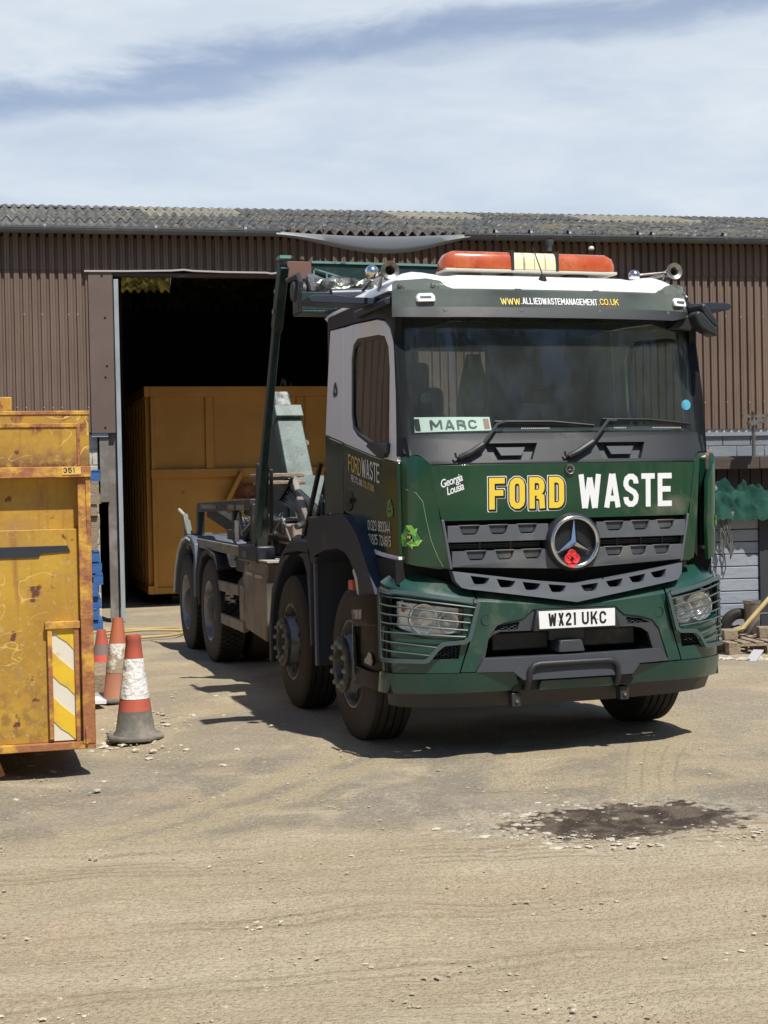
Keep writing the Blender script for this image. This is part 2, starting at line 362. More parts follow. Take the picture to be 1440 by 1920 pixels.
def ribbon(pts, t, closed, ext=0):
    P = [Vector(p) for p in pts]; Q = [P[0]]
    for p in P[1:]:
        if (p-Q[-1]).length > 1e-4: Q.append(p)
    if closed and (Q[0]-Q[-1]).length < 1e-4: Q.pop()
    n = len(Q)
    if ext and not closed:
        Q[0] = Q[0]-(Q[1]-Q[0]).normalized()*ext; Q[-1] = Q[-1]+(Q[-1]-Q[-2]).normalized()*ext
    L_, R_ = [], []
    for i in range(n):
        if closed: a = (Q[i]-Q[i-1]).normalized(); b = (Q[(i+1) % n]-Q[i]).normalized()
        else:
            a = (Q[i]-Q[max(i-1, 0)]); b = (Q[min(i+1, n-1)]-Q[i])
            a = b if a.length < 1e-6 else a; b = a if b.length < 1e-6 else b; a = a.normalized(); b = b.normalized()
        nn = Vector((-(a.y+b.y), a.x+b.x)); 
        if nn.length < 1e-4: nn = Vector((-a.y, a.x))
        nn.normalize(); k = min(1/max(.35, nn.dot(Vector((-a.y, a.x)))), 1.6)
        L_.append(Q[i]+nn*t/2*k); R_.append(Q[i]-nn*t/2*k)
    return [(L_[i], L_[(i+1) % n], R_[(i+1) % n], R_[i]) for i in range(n if closed else n-1)]
def text(mb, s, a0, b0, a1, h, fmap, d=-.003, t=.17, w=.46, gap=.08, slope=0, grow=0, shift=(0, 0), mirror=1, shear=0):
    """letters of height h from a0 to a1 (world width), baseline b0; mirror -1: a runs the other way"""
    w = (abs(a1-a0)/h+gap-len(s)*gap)/sum(WID.get(c, 1) for c in s)      # letters stretch to fill the width
    k = h; cx = 0; li = 0
    for c in s:
        ww = w*WID.get(c, 1)
        tt = t
        for kind, pts in glyph(c, ww, tt):
            li += 1
            for q in ribbon(pts, tt+grow, kind == 'c', grow/2):
                vs = []
                for p in q:
                    aa = a0+mirror*(cx+p.x+shear*p.y)*k+shift[0]; bb = b0+p.y*h+slope*((cx+p.x)*k)+shift[1]
                    vs.append(fmap(aa, bb, d-.0002*(li % 4)))
                mb.add(vs, [(0, 1, 2, 3)])
        cx += ww+gap
    return mb

# ------------------------------------------------------------------ the truck (frame: x to its left-hand side as seen, y to the rear, z up)
TX, TY, TYAW = 1.18963, 9.34324, .30221
truck = empty('hooklift_truck', (TX, TY, 0), TYAW, 'green and white four-axle hooklift lorry parked nose-out in front of the shed', 'truck')
_CZ = [(.0, .12), (.3, .12), (.45, .05), (.56, .02), (.99, .015), (1.05, .03), (1.2, .06), (1.22, .05), (1.5, .04), (1.85, .03), (2.02, .10), (2.77, .23), (2.95, .27), (3.3, .3)]
_ca = [a for a, b in _CZ]; _cb = [b for a, b in _CZ]
def FY(x, z): return float(np.interp(z, _ca, _cb))+.045*x*x+.085*x**6
def mk(alim, turn):
    """front surface that runs on round the corner into the side beyond |a| = alim"""
    def f(a, z, d):
        s = -1 if a < 0 else 1; A = abs(a)
        if A <= alim: return (a, FY(a, z)+d, z)
        th0 = math.atan(.09*alim+.51*alim**5); x, y = alim, FY(alim, z); t = 0; tot = A-alim; n = 8; th = th0
        for i in range(n):
            th = th0+(math.pi/2-th0)*min((t+tot/n/2)/turn, 1); x += math.cos(th)*tot/n; y += math.sin(th)*tot/n; t += tot/n
        return (s*(x-math.sin(th)*d), y+math.cos(th)*d, z)
    return f
fm = mk(1.3, .1)            # plain front
fu = mk(.96, .17)           # cab corners
fb = mk(1.095, .15)          # bumper corners
mir = lambda P: [(-a, b) for a, b in reversed(P)]
def side(sx, base=1.08, tum=.03):
    def f(y, z, d):
        x = base-tum*max(0, (z-1.9))-.02*max(0, .45-y); return (sx*(x-d), y, z)
    return f

# --- windscreen, its black border, cab shell
ws = [(-1.0, 2.03), (1.0, 2.03), (.99, 2.80), (-.99, 2.80)]
wsn = MB().wrap(ws, fm, .006, .0, .1, zs=(2.2, 2.4, 2.6)).build('windscreen', m_glass, truck)
hole = [(-.965, 2.048), (.965, 2.048), (.955, 2.60), (.90, 2.70), (.70, 2.745), (-.70, 2.745), (-.90, 2.70), (-.955, 2.60)]
MB().wrap([(-1.01, 2.02), (1.01, 2.02), (1.0, 2.86), (-1.0, 2.86)], fm, .012, .010, .1, holes=(hole,)).build('windscreen_border', m_frit, truck)
cw = [(-1.04, 2.035), (1.04, 2.035), (1.045, 1.918), (.965, 1.906), (.925, 1.875), (.905, 1.846), (-.905, 1.846), (-.925, 1.875), (-.965, 1.906), (-1.045, 1.918)]
gL = [(-.566, 1.972), (-.208, 1.972), (-.262, 1.866), (-.525, 1.866)]; gR = [(.187, 1.972), (.542, 1.972), (.492, 1.866), (.225, 1.866)]
cowl = MB().wrap(cw, fm, .03, -.004, .06, holes=(gL, gR), zs=(1.87, 1.94, 2.0)).build('cowl_panel', m_blkpl, truck, bevel=.006)
gm = MB()
for g_ in (gL, gR):
    cx = sum(p[0] for p in g_)/4; gm.mark()
    gm.wrap([(cx+(p[0]-cx)*1.12, 1.919+(p[1]-1.919)*1.2) for p in g_], fm, .012, .05, .1)
    gm.wrap([(cx+(p[0]-cx)*.55+.005, 1.922+(p[1]-1.922)*.5) for p in g_], fm, .03, .012, .1)
gm.split('grip_recess', m_gry2, truck, bevel=.004)
pl = MB()
for sx in (-1, 1):
    secs = []; pl.mark()
    for z in (1.90, 2.02, 2.3, 2.6, 2.86):
        y1 = FY(.985, z); yd = float(np.interp(z, [1.86, 2.1, 2.45, 2.6, 2.71, 2.86], [.252, .262, .292, .327, .37, .39]))
        secs.append([(sx*.985, y1+.004, z), (sx*1.02, min(y1+.01, yd-.006), z), (sx*1.05, yd-.014, z), (sx*(1.081-.03*max(0, z-1.9)), yd-.006, z), (sx*1.03, .36+(z-1.86)*.1, z), (sx*.95, y1+.07, z)])
    n = 6
    vs = [p for s_ in secs for p in s_]
    fs = [(i*n+k, i*n+(k+1) % n, (i+1)*n+(k+1) % n, (i+1)*n+k) for i in range(4) for k in range(n)]+[tuple(range(n)), tuple(range(4*n, 5*n))]
    pl.add(vs, fs)
pl.split('windscreen_pillar', mat('satin_black_trim', (.007, .008, .009), .4, spec=.25), truck, bevel=.006)

def door(sx):
    sf = side(sx)
    win = [(1.15, 2.725), (.67, 2.70), (.52, 2.675), (.44, 2.60), (.41, 2.45), (.41, 2.0), (.44, 1.93), (.52, 1.905), (.62, 1.92), (.84, 1.99), (1.13, 2.065), (1.24, 2.12), (1.28, 2.22), (1.29, 2.6), (1.25, 2.69)]
    out_w = [(.255, 1.868), (.74, 1.92), (1.47, 2.03), (1.47, 2.835), (1.24, 2.83), (.68, 2.80), (.52, 2.77), (.42, 2.715), (.335, 2.6), (.30, 2.45), (.27, 2.1)]
    d = MB().wrap(out_w, sf, .05, 0, .2, holes=(win,)).build('door', m_white, truck, bevel=.006)
    grn = [(.255, 1.864), (.255, 1.285), (.60, 1.30), (.97, 1.335), (1.12, 1.43), (1.25, 1.52), (1.46, 1.55), (1.47, 2.024), (.74, 1.914)]
    lp = MB().wrap(grn, sf, .05, 0, .2).build('lower_panel', m_dgreen, d, bevel=.006)
    MB().wrap([(.26, 1.282), (.26, 1.255), (.62, 1.27), (.97, 1.30), (.99, 1.33), (.60, 1.297)], sf, .03, 0, .2).build('white_sill_strip', m_white, d, bevel=.003)
    ins = [(y*.93+.055, z*.92+.188) for y, z in win]
    MB().wrap([(y*1.015-.012, z*1.02-.046) for y, z in win], sf, .02, .006, .2, holes=(ins,)).build('window_seal', m_frit, d, bevel=.004)
    MB().wrap(win, sf, .005, .018, .3).build('window', m_sglass, d)
    MB().wrap([(.38, 1.99), (.74, 2.01), (.80, 1.985), (.52, 1.90), (.43, 1.90), (.385, 1.93)], sf, .04, -.035, .2).build('window_corner_trim', m_blkpl, d, bevel=.015)
    # handle recess
    hp = [(1.33+.105*math.cos(a), 1.63+.075*math.sin(a)) for a in [i*math.pi/10 for i in range(20)]]
    h = MB().wrap(hp, sf, .012, -.006, .3).build('handle_recess', m_blkpl, d, bevel=.003)
    MB().wrap([(1.24, 1.645), (1.43, 1.645), (1.43, 1.615), (1.24, 1.615)], sf, .014, -.024, .3).build('handle', m_blkpl, h, bevel=.004)
    # lettering; sx<0 reads with y falling
    lt = MB()
    y0 = (lambda y: y) if sx < 0 else (lambda y: 1.6-y)
    mi = -1 if sx < 0 else 1
    text(lt, 'FORD', y0(1.325), 1.835, y0(1.02), .118, sf, -.0045, .13, slope=-.15, mirror=mi)
    lt.build('gold_lettering', m_dimy, d, smooth=0); lt = MB()
    lt.mark(); text(lt, 'WASTE', y0(1.0), 1.79, y0(.60), .125, sf, -.0045, .13, slope=-.13, mirror=mi)
    lt.mark(); text(lt, 'RECYCLING', y0(1.255), 1.764, y0(.99), .045, sf, -.0045, .13, slope=-.16, mirror=mi)
    lt.mark(); text(lt, '01323 893344', y0(.885), 1.435, y0(.40), .068, sf, -.0045, .13, slope=-.02, mirror=mi)
    lt.mark(); text(lt, '01825 724615', y0(.875), 1.345, y0(.39), .068, sf, -.0045, .13, slope=-.02, mirror=mi)
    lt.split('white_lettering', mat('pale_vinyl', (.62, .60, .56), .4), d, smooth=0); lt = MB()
    text(lt, 'SOLUTIONS', y0(.97), 1.722, y0(.72), .045, sf, -.0045, .13, slope=-.16, mirror=mi)
    lt.build('gold_lettering', m_dimy, d, smooth=0)
    recycle((.40, 1.575), .062, sf, -.004, d, dim=True)
    # body behind the door
    b = MB().wrap([(1.485, 2.035), (1.95, 2.105), (1.90, 2.5), (1.84, 2.855), (1.485, 2.838)], sf, .05, 0, .2).build('cab_rear_side', m_white, truck, bevel=.01)
    MB().wrap([(1.475, 1.53), (1.96, 1.53), (1.955, 2.10), (1.485, 2.03)], sf, .05, 0, .2).build('lower_panel', m_dgreen, b, bevel=.008)
    recycle((1.68, 2.41), .055, sf, -.004, b, dim=True, mono=m_gry2)
    # dark roof rail over the door
    MB().wrap([(.30, 2.86), (.42, 2.93), (.6, 2.97), (1.9, 3.0), (1.86, 2.86), (1.24, 2.84), (.68, 2.81), (.5, 2.78), (.40, 2.71), (.33, 2.6)], side(sx, 1.072, 0.02), .05, 0, .2).build('roof_rail', mat('satin_black_trim', (.007, .008, .009), .4, spec=.25), truck, bevel=.008)

def recycle(c, r, fmap, d, parent, dim=False, mono=None, fw=False):
    """three bent arrows chasing each other"""
    a_ = MB(); b_ = MB(); e_ = MB(); o_ = MB()
    for k in range(3):
        th = R(90-120*k)
        def P(u, v):   # u to the right, v outward in the arm's own frame
            x = u*math.sin(th)+v*math.cos(th); z = -u*math.cos(th)+v*math.sin(th)
            return (c[0]+x*r, c[1]+z*r)
        # dark tail, light arm, light head
        tail = [P(-.70, .26), P(-.29, .96), P(.0, .60), P(-.36, .04)]
        arm = [P(-.27, .99), P(.27, .99), P(.46, .68), P(.68, .78), P(.52, .12), P(-.06, .38), P(.15, .50), P(.06, .66), P(-.06, .66)]
        cen = lambda poly, s: [(sum(p[0] for p in poly)/len(poly)*(1-s)+p[0]*s, sum(p[1] for p in poly)/len(poly)*(1-s)+p[1]*s) for p in poly]
        o_.wrap(cen(tail, 1.14), fmap, 0, d+.0004, 9); o_.wrap(cen(arm, 1.12), fmap, 0, d+.0008, 9)
        a_.wrap(tail, fmap, 0, d-.0004, 9); b_.wrap(arm, fmap, 0, d-.0008, 9)
    e_.wrap([(c[0]-.22*r, c[1]-.16*r), (c[0]+.22*r, c[1]-.16*r), (c[0]+.22*r, c[1]+.2*r), (c[0]-.22*r, c[1]+.2*r)], fmap, 0, d-.0012, 9)
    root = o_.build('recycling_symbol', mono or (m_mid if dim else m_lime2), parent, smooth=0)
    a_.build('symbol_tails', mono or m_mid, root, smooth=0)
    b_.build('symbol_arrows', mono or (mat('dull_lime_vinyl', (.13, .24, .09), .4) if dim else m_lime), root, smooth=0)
    if not mono:
        e_.build('symbol_centre', m_blk, root, smooth=0)
        t_ = MB(); text(t_, 'FW', c[0]-.15*r, c[1]-.1*r, c[0]+.17*r, .24*r, fmap, d-.002, .2); t_.build('symbol_letters', mat('pale_yellow_vinyl', (.8, .6, .25), .4), root, smooth=0)
for sx in (-1, 1): door(sx)
# rear wall of the cab with its window, floor, headlining
rw = MB()
bm_w = [(-.90, 2.13), (.80, 2.13), (.80, 2.72), (-.90, 2.72)]
rw.wrap([(-1.06, 1.3), (1.06, 1.3), (1.04, 2.98), (-1.04, 2.98)], lambda a, z, d: (a, 1.90+d, z), .04, 0, 9, holes=(bm_w,))
rwo = rw.build('cab_rear_wall', mat('cab_lining', (.05, .055, .065), .8), truck)
MB().box(-.90, .80, 1.91, 1.915, 2.13, 2.72).build('rear_window', glass('rear_glass', (.8, .8, .8), 0, .0), rwo)
MB().box(-1.05, 1.05, .33, 1.90, 1.27, 1.33).build('cab_floor', m_dark, truck)
# roof: rounded white shell
rf = MB(); nx, ny = 44, 30
def roofz(x, y):
    ex = max(0, 1-abs(x/1.056)**9)**.5; ey = max(0, 1-abs((y-1.12)/.84)**6)**.5
    z = 2.95+.135*ex*ey
    z += .035*math.exp(-((abs(x)-.86)/.10)**2)*math.exp(-((y-.62)/.30)**2)*ex*ey
    z -= .012*math.exp(-((abs(x)-.66)/.05)**2)*ey
    return z
grid = [(1.056*math.sin(math.pi/2*(2*i/nx-1)), 1.12-.84*math.cos(math.pi*j/ny)) for j in range(ny+1) for i in range(nx+1)]
for (a, b_) in [(0, 0)]: pass
vs = []
for x, y in grid:
    yy = y+.14*abs(x/1.056)**5*max(0, (1.12-y))/.84  # front corners sweep back
    vs.append((x, yy, roofz(x, y)))
fs = [(j*(nx+1)+i, j*(nx+1)+i+1, (j+1)*(nx+1)+i+1, (j+1)*(nx+1)+i) for j in range(ny) for i in range(nx)]
rf.add(vs, fs); roof = rf.build('cab_roof', m_white, truck, smooth=60)
sd = roof.modifiers.new('solid', 'SOLIDIFY'); sd.thickness = .03
MB().box(-1.0, 1.0, .45, 1.88, 2.84, 2.88).build('headlining', m_dark, truck)
# black head band between glass and roof
MB().wrap([(-1.03, 2.78), (1.03, 2.78), (1.0, 2.94), (-1.0, 2.94)], fm, .03, .03, .1).build('roof_front_band', m_blkpl, truck, bevel=.008)

# --- sun visor (smoked, one piece with raised ends) with web address
def vis(a, z, d):
    A = abs(a); y = FY(a, z)-.085-.03*(2.96-z)/.2+d
    if a > .93: y += (A-.93)*.8
    if a < -.93: y -= (A-.93)*.35
    return (a, y, z)
vp = [(-1.088, 2.775), (-.80, 2.768), (.80, 2.768), (1.00, 2.81), (1.06, 2.86), (1.055, 2.97), (1.03, 3.005), (.86, 3.012), (.79, 2.992), (.73, 2.955), (.70, 2.944), (-.70, 2.944), (-.735, 2.958), (-.775, 2.995), (-.86, 3.012), (-1.035, 3.0), (-1.062, 2.985)]
visor = MB().wrap(vp, vis, .006, 0, .07, zs=(2.83, 2.9)).build('sun_visor', m_visor, truck)
MB().wrap([(-1.09, 2.765), (-.80, 2.758), (.80, 2.758), (1.0, 2.80), (1.05, 2.845), (.95, 2.825), (.8, 2.824), (-1.085, 2.824)], vis, .006, -.008, .07).build('visor_lower_band', m_blkpl, visor, bevel=.002)
sk = MB()
for a in (-1.01, -.80, -.27, .27, .76, .99):
    sk.mark()
    sk.add(*(lambda b: (b.v, b.f))(MB().beam(vis(a, 2.80, .01), (a, FY(a, 2.86)+.05, 2.86), .05, .03)))
    sk.add(*(lambda b: (b.v, b.f))(MB().beam(vis(a, 2.95 if abs(a) > .7 else 2.925, .01), (a, FY(a, 2.95)+.03, 2.93), .04, .03)))
    sk.wrap([(a-.022, 2.79), (a+.022, 2.79), (a+.022, 2.965 if abs(a) > .7 else 2.95), (a-.022, 2.965 if abs(a) > .7 else 2.95)], vis, .012, .008, 1)
sk.split('visor_bracket', m_blkpl, visor, bevel=.004)
sc = MB()
for a, z in ((-.768, 2.798), (-.277, 2.798), (.261, 2.80), (.77, 2.805), (-.822, 2.965), (-1.02, 2.965), (.98, 2.96)):
    p = vis(a, z, 0); sc.mark().lathe([(0, -.012), (.012, -.010), (.016, -.002), (.016, .004)], p, (0, 1, 0), 12)
sc.split('visor_screw', m_dullsteel, visor)
t1 = MB(); text(t1, 'WWW', -.405, 2.842, -.275, 0.042, vis, -.004, .125); text(t1, '.CO.UK', .262, 2.850, .41, 0.042, vis, -.004, .125); t1.build('yellow_lettering', m_yel, visor, smooth=0)
t1 = MB(); text(t1, '.ALLIEDWASTEMANAGEMENT', -.27, 2.846, .256, 0.042, vis, -.004, .125); t1.build('white_lettering', m_wht, visor, smooth=0)
for sx in (-1, 1):
    o = MB().wrap([(sx*.825, 2.858), (sx*.935, 2.858), (sx*.935, 2.888), (sx*.92, 2.913), (sx*.84, 2.913), (sx*.825, 2.895)], vis, .035, -.03, 1).build('marker_lamp', m_wht, truck, bevel=.008)
    MB().wrap([(sx*.85, 2.882), (sx*.915, 2.882), (sx*.915, 2.894), (sx*.85, 2.894)], vis, .01, -.034, 1).build('lamp_mark', m_gry, o)

# --- front flap, lettering, badge
fp = [(-.925, 1.84), (.925, 1.84), (.845, 1.497), (-.845, 1.497)]
flap = MB().wrap(fp, fm, .03, -.006, .06, zs=(1.6, 1.7)).build('front_flap', m_green, truck, bevel=.005)
def ford(mb, grow, d, sh): text(mb, 'FORD', -.552, 1.562, -.055, .195, fm, d, .185, gap=.15, grow=grow, shift=sh)
a = MB(); ford(a, .115, -.0070, (.004, -.006)); ford(a, .115, -.0075, (.0, .0)); a.build('letter_outline', m_wht, flap, smooth=0)
a = MB(); ford(a, .065, -.0085, (.006, -.007)); ford(a, .065, -.009, (0, 0)); a.build('letter_shadow', m_blk, flap, smooth=0)
a = MB(); ford(a, 0, -.0105, (0, 0)); a.build('yellow_letters', m_yel, flap, smooth=0)
a = MB(); text(a, 'WASTE', .045, 1.556, .715, .213, fm, -.0075, .165, gap=.10); a.build('white_letters', m_wht, flap, smooth=0)
def script(word, x, z, h, ang, fmap, parent):
    cu = bpy.data.curves.new('tmp', 'FONT'); cu.body = word; cu.size = h; cu.shear = .35; cu.offset = h*.012; cu.space_character = .88
    o = bpy.data.objects.new('tmp', cu); COL.objects.link(o); dg = bpy.context.evaluated_depsgraph_get(); me = bpy.data.meshes.new_from_object(o.evaluated_get(dg))
    ca, sa = math.cos(ang), math.sin(ang); mb = MB(); mb.add([fmap(x+v.co.x*.72*ca-v.co.y*sa, z+v.co.x*.72*sa+v.co.y*ca, -.0075) for v in me.vertices], [tuple(p.vertices) for p in me.polygons])
    bpy.data.objects.remove(o); bpy.data.meshes.remove(me); bpy.data.curves.remove(cu)
    mb.build('white_script', m_wht, parent, smooth=0)
script('Georgia', -.848, 1.700, .068, .33, fm, flap); script('Lousia', -.812, 1.655, .068, .33, fm, flap)
def star(c, r, y, mb, dep):
    for k in range(3):
        th = R(90+120*k); tip = (c[0]+r*math.cos(th), y, c[1]+r*math.sin(th))
        l = (c[0]+r*.17*math.cos(th+R(60)), y, c[1]+r*.17*math.sin(th+R(60))); rr = (c[0]+r*.17*math.cos(th-R(60)), y, c[1]+r*.17*math.sin(th-R(60)))
        mb.add([tip, l, (c[0], y-dep, c[1]), rr], [(0, 1, 2), (0, 2, 3)])
    return mb
yb = FY(0, 1.8)
sb = MB().lathe([(0, -.012), (.026, -.012), (.030, -.016), (.033, -.012), (.033, 0)], (-.016, yb-.004, 1.803), (0, 1, 0), 28).build('small_badge', m_dullsteel, flap)
b2 = MB().lathe([(0, 0), (.021, 0)], (-.016, yb-.0168, 1.803), (0, 1, 0), 24).build('badge_disc', m_blk, sb); star((-.016, 1.803), .021, yb-.018, MB(), .002).build('badge_star', m_chrome, sb, smooth=0)

# --- corner deflectors
dl = [(-.905, 1.845), (-.925, 1.872), (-.965, 1.899), (-1.0, 1.908), (-1.13, 1.905), (-1.145, 1.26), (-1.10, 1.245), (-.862, 1.20), (-.80, 1.205), (-.855, 1.50)]
defl = MB().wrap(dl, fu, .03, -.012, .035, zs=(1.35, 1.5, 1.65, 1.8)).build('corner_deflector', m_green, truck, bevel=.008, smooth=50)
recycle((-1.035, 1.40), .072, fu, -.016, defl)
# scratched edge line on it
sc = MB()
path = [(-1.13, 1.70), (-1.05, 1.695), (-.99, 1.675), (-.955, 1.62), (-.935, 1.5), (-.91, 1.38), (-.87, 1.27), (-.84, 1.215)]
for p, q in zip(path, path[1:]): sc.tube([fu(p[0], p[1], -.0125), fu(q[0], q[1], -.0125)], .0016, 5)
sc.build('deflector_crease', mat('scuffed_edge', (.22, .32, .22), .5), defl)
dr = [(.855, 1.50), (.80, 1.205), (.862, 1.20), (.90, 1.22), (.93, 1.5), (.955, 1.85), (.965, 1.899), (.925, 1.872), (.905, 1.845)]
MB().wrap(dr, fu, .03, -.010, .035).build('corner_deflector', m_green, truck, bevel=.006)
MB().wrap([(.955, 1.899), (1.13, 1.905), (1.13, 1.26), (.99, 1.22), (.93, 1.25)], fu, .02, .035, .05).build('corner_backing', m_void, truck)
def swung(a, z, d):   # right deflector sits loose, its outer edge swung forward
    p = fu(min(a, 1.16), z, d-.035); k = max(0, a-.95); return (p[0]+.01+k*.12, p[1]-k*.35, p[2])
o = MB().wrap([(.975, 1.72), (1.03, 1.83), (1.13, 1.90), (1.20, 1.72), (1.20, 1.30), (1.10, 1.25), (.985, 1.20), (.97, 1.40)], swung, .025, 0, .04).build('loose_deflector', m_green, truck, bevel=.006)
recycle((1.12, 1.46), .07, swung, -.006, o)

# --- grille
gr = MB().wrap([(-.84, 1.50), (.84, 1.50), (.79, 1.19), (-.79, 1.19)], fm, .03, .055, .1).build('grille', m_void, truck)
def slat(L, top, bot, notches, dn, wbot=.80):
    """comb-shaped slat between x0,x1; notches open upward"""
    x0, x1 = L; P = [(x0, top(x0))]
    for a, b in notches:
        c = (a+b)/2; hw = (b-a)/2
        P += [(a, top(a)), (c-hw*wbot*.98, top(a)-dn*.75), (c-hw*wbot*.75, top(a)-dn), (c+hw*wbot*.75, top(b)-dn), (c+hw*wbot*.98, top(b)-dn*.75), (b, top(b))]
    P += [(x1, top(x1)), (x1, bot(x1)), (x0, bot(x0))] if not callable(L) else []
    return P
ring = 1.348
upL = [(-.742, -.612), (-.557, -.428), (-.368, -.238)]; upR = [(.226, .358), (.415, .543), (.600, .733)]
loL = [(-.700, -.570), (-.515, -.390), (-.335, -.205)]; loR = [(.225, .355), (.403, .525), (.575, .700)]
sl_ = MB(); bk = MB()
for L, tz, bz, nn in (((-.812, -.165), 1.466, 1.364, upL), ((.165, .822), 1.468, 1.366, upR), ((-.785, -.10), 1.308, 1.212, loL), ((.10, .80), 1.308, 1.212, loR)):
    P = slat(L, lambda x: tz, lambda x: bz, nn, .058)
    if tz < 1.4:
        if L[0] < 0: P[-2] = (L[1]+.02, bz-.03); P.insert(-2, (L[1]-.06, tz-.0))
        else: P[-1] = (L[0]-.02, bz-.03)
    sl_.mark().wrap(P, fm, .05, -.012, .12)
    for a, b in nn:
        bk.mark().wrap([(a+.008, tz-.006), (b-.008, tz-.006), (b-.018, tz-.044), (b-.03, tz-.052), (a+.03, tz-.052), (a+.018, tz-.044)], fm, .03, .006, 1)
        bk.wrap([(a-.004, tz+.004), (b+.004, tz+.004), (b+.002, tz-.007), (a-.002, tz-.007)], fm, .03, -.004, 1)
sl_.split('grille_slat', m_gry, gr, bevel=.006)
bk.split('slat_insert', m_gry2, gr, bevel=.004)
MB().mark().wrap([(-.852, 1.505), (-.835, 1.505), (-.782, 1.20), (-.80, 1.195)], fm, .05, -.02, 1).mark().wrap([(.852, 1.505), (.835, 1.505), (.782, 1.20), (.80, 1.195)], fm, .05, -.02, 1).split('grille_frame', m_gry, gr, bevel=.004)
for a_, b_, xs_ in ((-.80, -.20, (-.6, -.4)), (.20, .80, (.33, .5, .66))):
    cb = MB()
    for z in (1.325, 1.335, 1.345): cb.wrap([(a_, z), (b_, z), (b_, z+.004), (a_, z+.004)], fm, .01, .04, .3)
    for x in xs_: cb.wrap([(x, 1.31), (x+.008, 1.31), (x+.008, 1.36), (x, 1.36)], fm, .01, .035, 1)
    cb.build('grille_mesh', m_gry2, gr)
e0 = FY(0, 1.35)
badge = MB().lathe([(.140, .02), (.140, -.035), (.148, -.05), (.172, -.05), (.183, -.03), (.183, .04)], (0, e0, ring), (0, 1, 0), 56).build('front_badge', m_blkpl, truck)
MB().lathe([(.142+.013*math.cos(t)*1.0+.011, -.052+.012*math.sin(t)) for t in [i*math.pi/5 for i in range(11)]], (0, e0, ring), (0, 1, 0), 64).build('badge_ring', m_chrome, badge)
dm = MB().lathe([(0, -.012), (.142, -.004)], (0, e0, ring), (0, 1, 0), 48).build('badge_backing', m_blkpl, badge)
ms = MB()
for i in range(-11, 12):
    x = i*.0125; h = math.sqrt(max(0, .139**2-x*x))
    for sgn in (1, -1):
        c_, s_ = math.cos(R(45)), sgn*math.sin(R(45))
        p = (x*c_-h*-s_*-1, x*s_+h*c_); q = (x*c_+h*-s_, x*s_-h*c_)
        p = (x*c_-h*s_, x*s_+h*c_); q = (x*c_+h*s_, x*s_-h*c_)
        ms.beam((p[0], e0-.018-.0003*sgn, ring+p[1]), (q[0], e0-.018-.0003*sgn, ring+q[1]), .0022, .0022)
ms.build('badge_mesh', m_gry2, badge)
star((0, ring), .148, e0-.04, MB(), .022).build('badge_star', m_chrome, badge, smooth=0)
# smile slat of the bumper
ztop = lambda x: 1.088+.0*x+.10*min(1, abs(x)/.77)**1.25 if abs(x) > .0 else 1.088
zbot = lambda x: .973+.0+.103*(min(abs(x), .70)/.70)**.98
holes = []
for c in (-.62, -.455, -.29, -.12, .10, .275, .44, .60):
    a, b = c-.062, c+.058
    holes.append([(a, ztop(a)-.016), (a+.016, ztop(c)-.052), (a+.03, ztop(c)-.062), (b-.03, ztop(c)-.062), (b-.016, ztop(c)-.052), (b, ztop(b)-.016)])
P = [(x, ztop(x)) for x in (-.79, -.6, -.4, -.2, 0, .2, .4, .6, .79)]+[(.775, 1.125), (.74, 1.085), (.70, zbot(.7)), (.45, zbot(.45)), (.2, zbot(.2)), (0, .971), (-.2, zbot(.2)), (-.45, zbot(.45)), (-.70, zbot(.7)), (-.74, 1.085), (-.775, 1.125)]
smile = MB().wrap(P, fm, .07, -.03, .15, holes=tuple(holes)).build('bumper_slat', m_gry, truck, bevel=.006)
MB().wrap([(-.80, 1.20), (.80, 1.20), (.78, 1.06), (0, .97), (-.78, 1.06)], fm, .02, .10, .2).build('slat_backing', m_void, truck)
MB().mark().box(-.22, -.21, .015, .02, 1.0, 1.115).mark().box(.19, .20, .015, .02, 1.0, 1.115).split('slat_seam', m_void, smile)
# poppy on the badge
poppy = empty('poppy_decoration', (0, 0, 0), 0, 'red plastic poppy stuck on the round chrome badge of the lorry', 'poppy')
M_T = Matrix.Translation((TX, TY, 0)) @ Matrix.Rotation(TYAW, 4, 'Z')
pc = M_T @ Vector((-.036, e0-.075, 1.246)); poppy.location = pc; poppy.rotation_euler = (0, 0, TYAW)
pm = MB()
for k, (ox, oz) in enumerate(((0, .026), (.0, -.026), (-.021, 0), (.022, 0))):
    pm.lathe([(0, .004-.001*k), (.017, .0-.001*k), (.029, -.005-.001*k), (.031, -.004-.001*k)], (ox, 0, oz), (0, 1, 0), 20)
pm.build('petals', m_red, poppy); MB().lathe([(0, -.014), (.010, -.014), (.012, -.004), (.012, .004)], (0, 0, 0), (0, 1, 0), 14).build('flower_centre', m_blk, poppy)

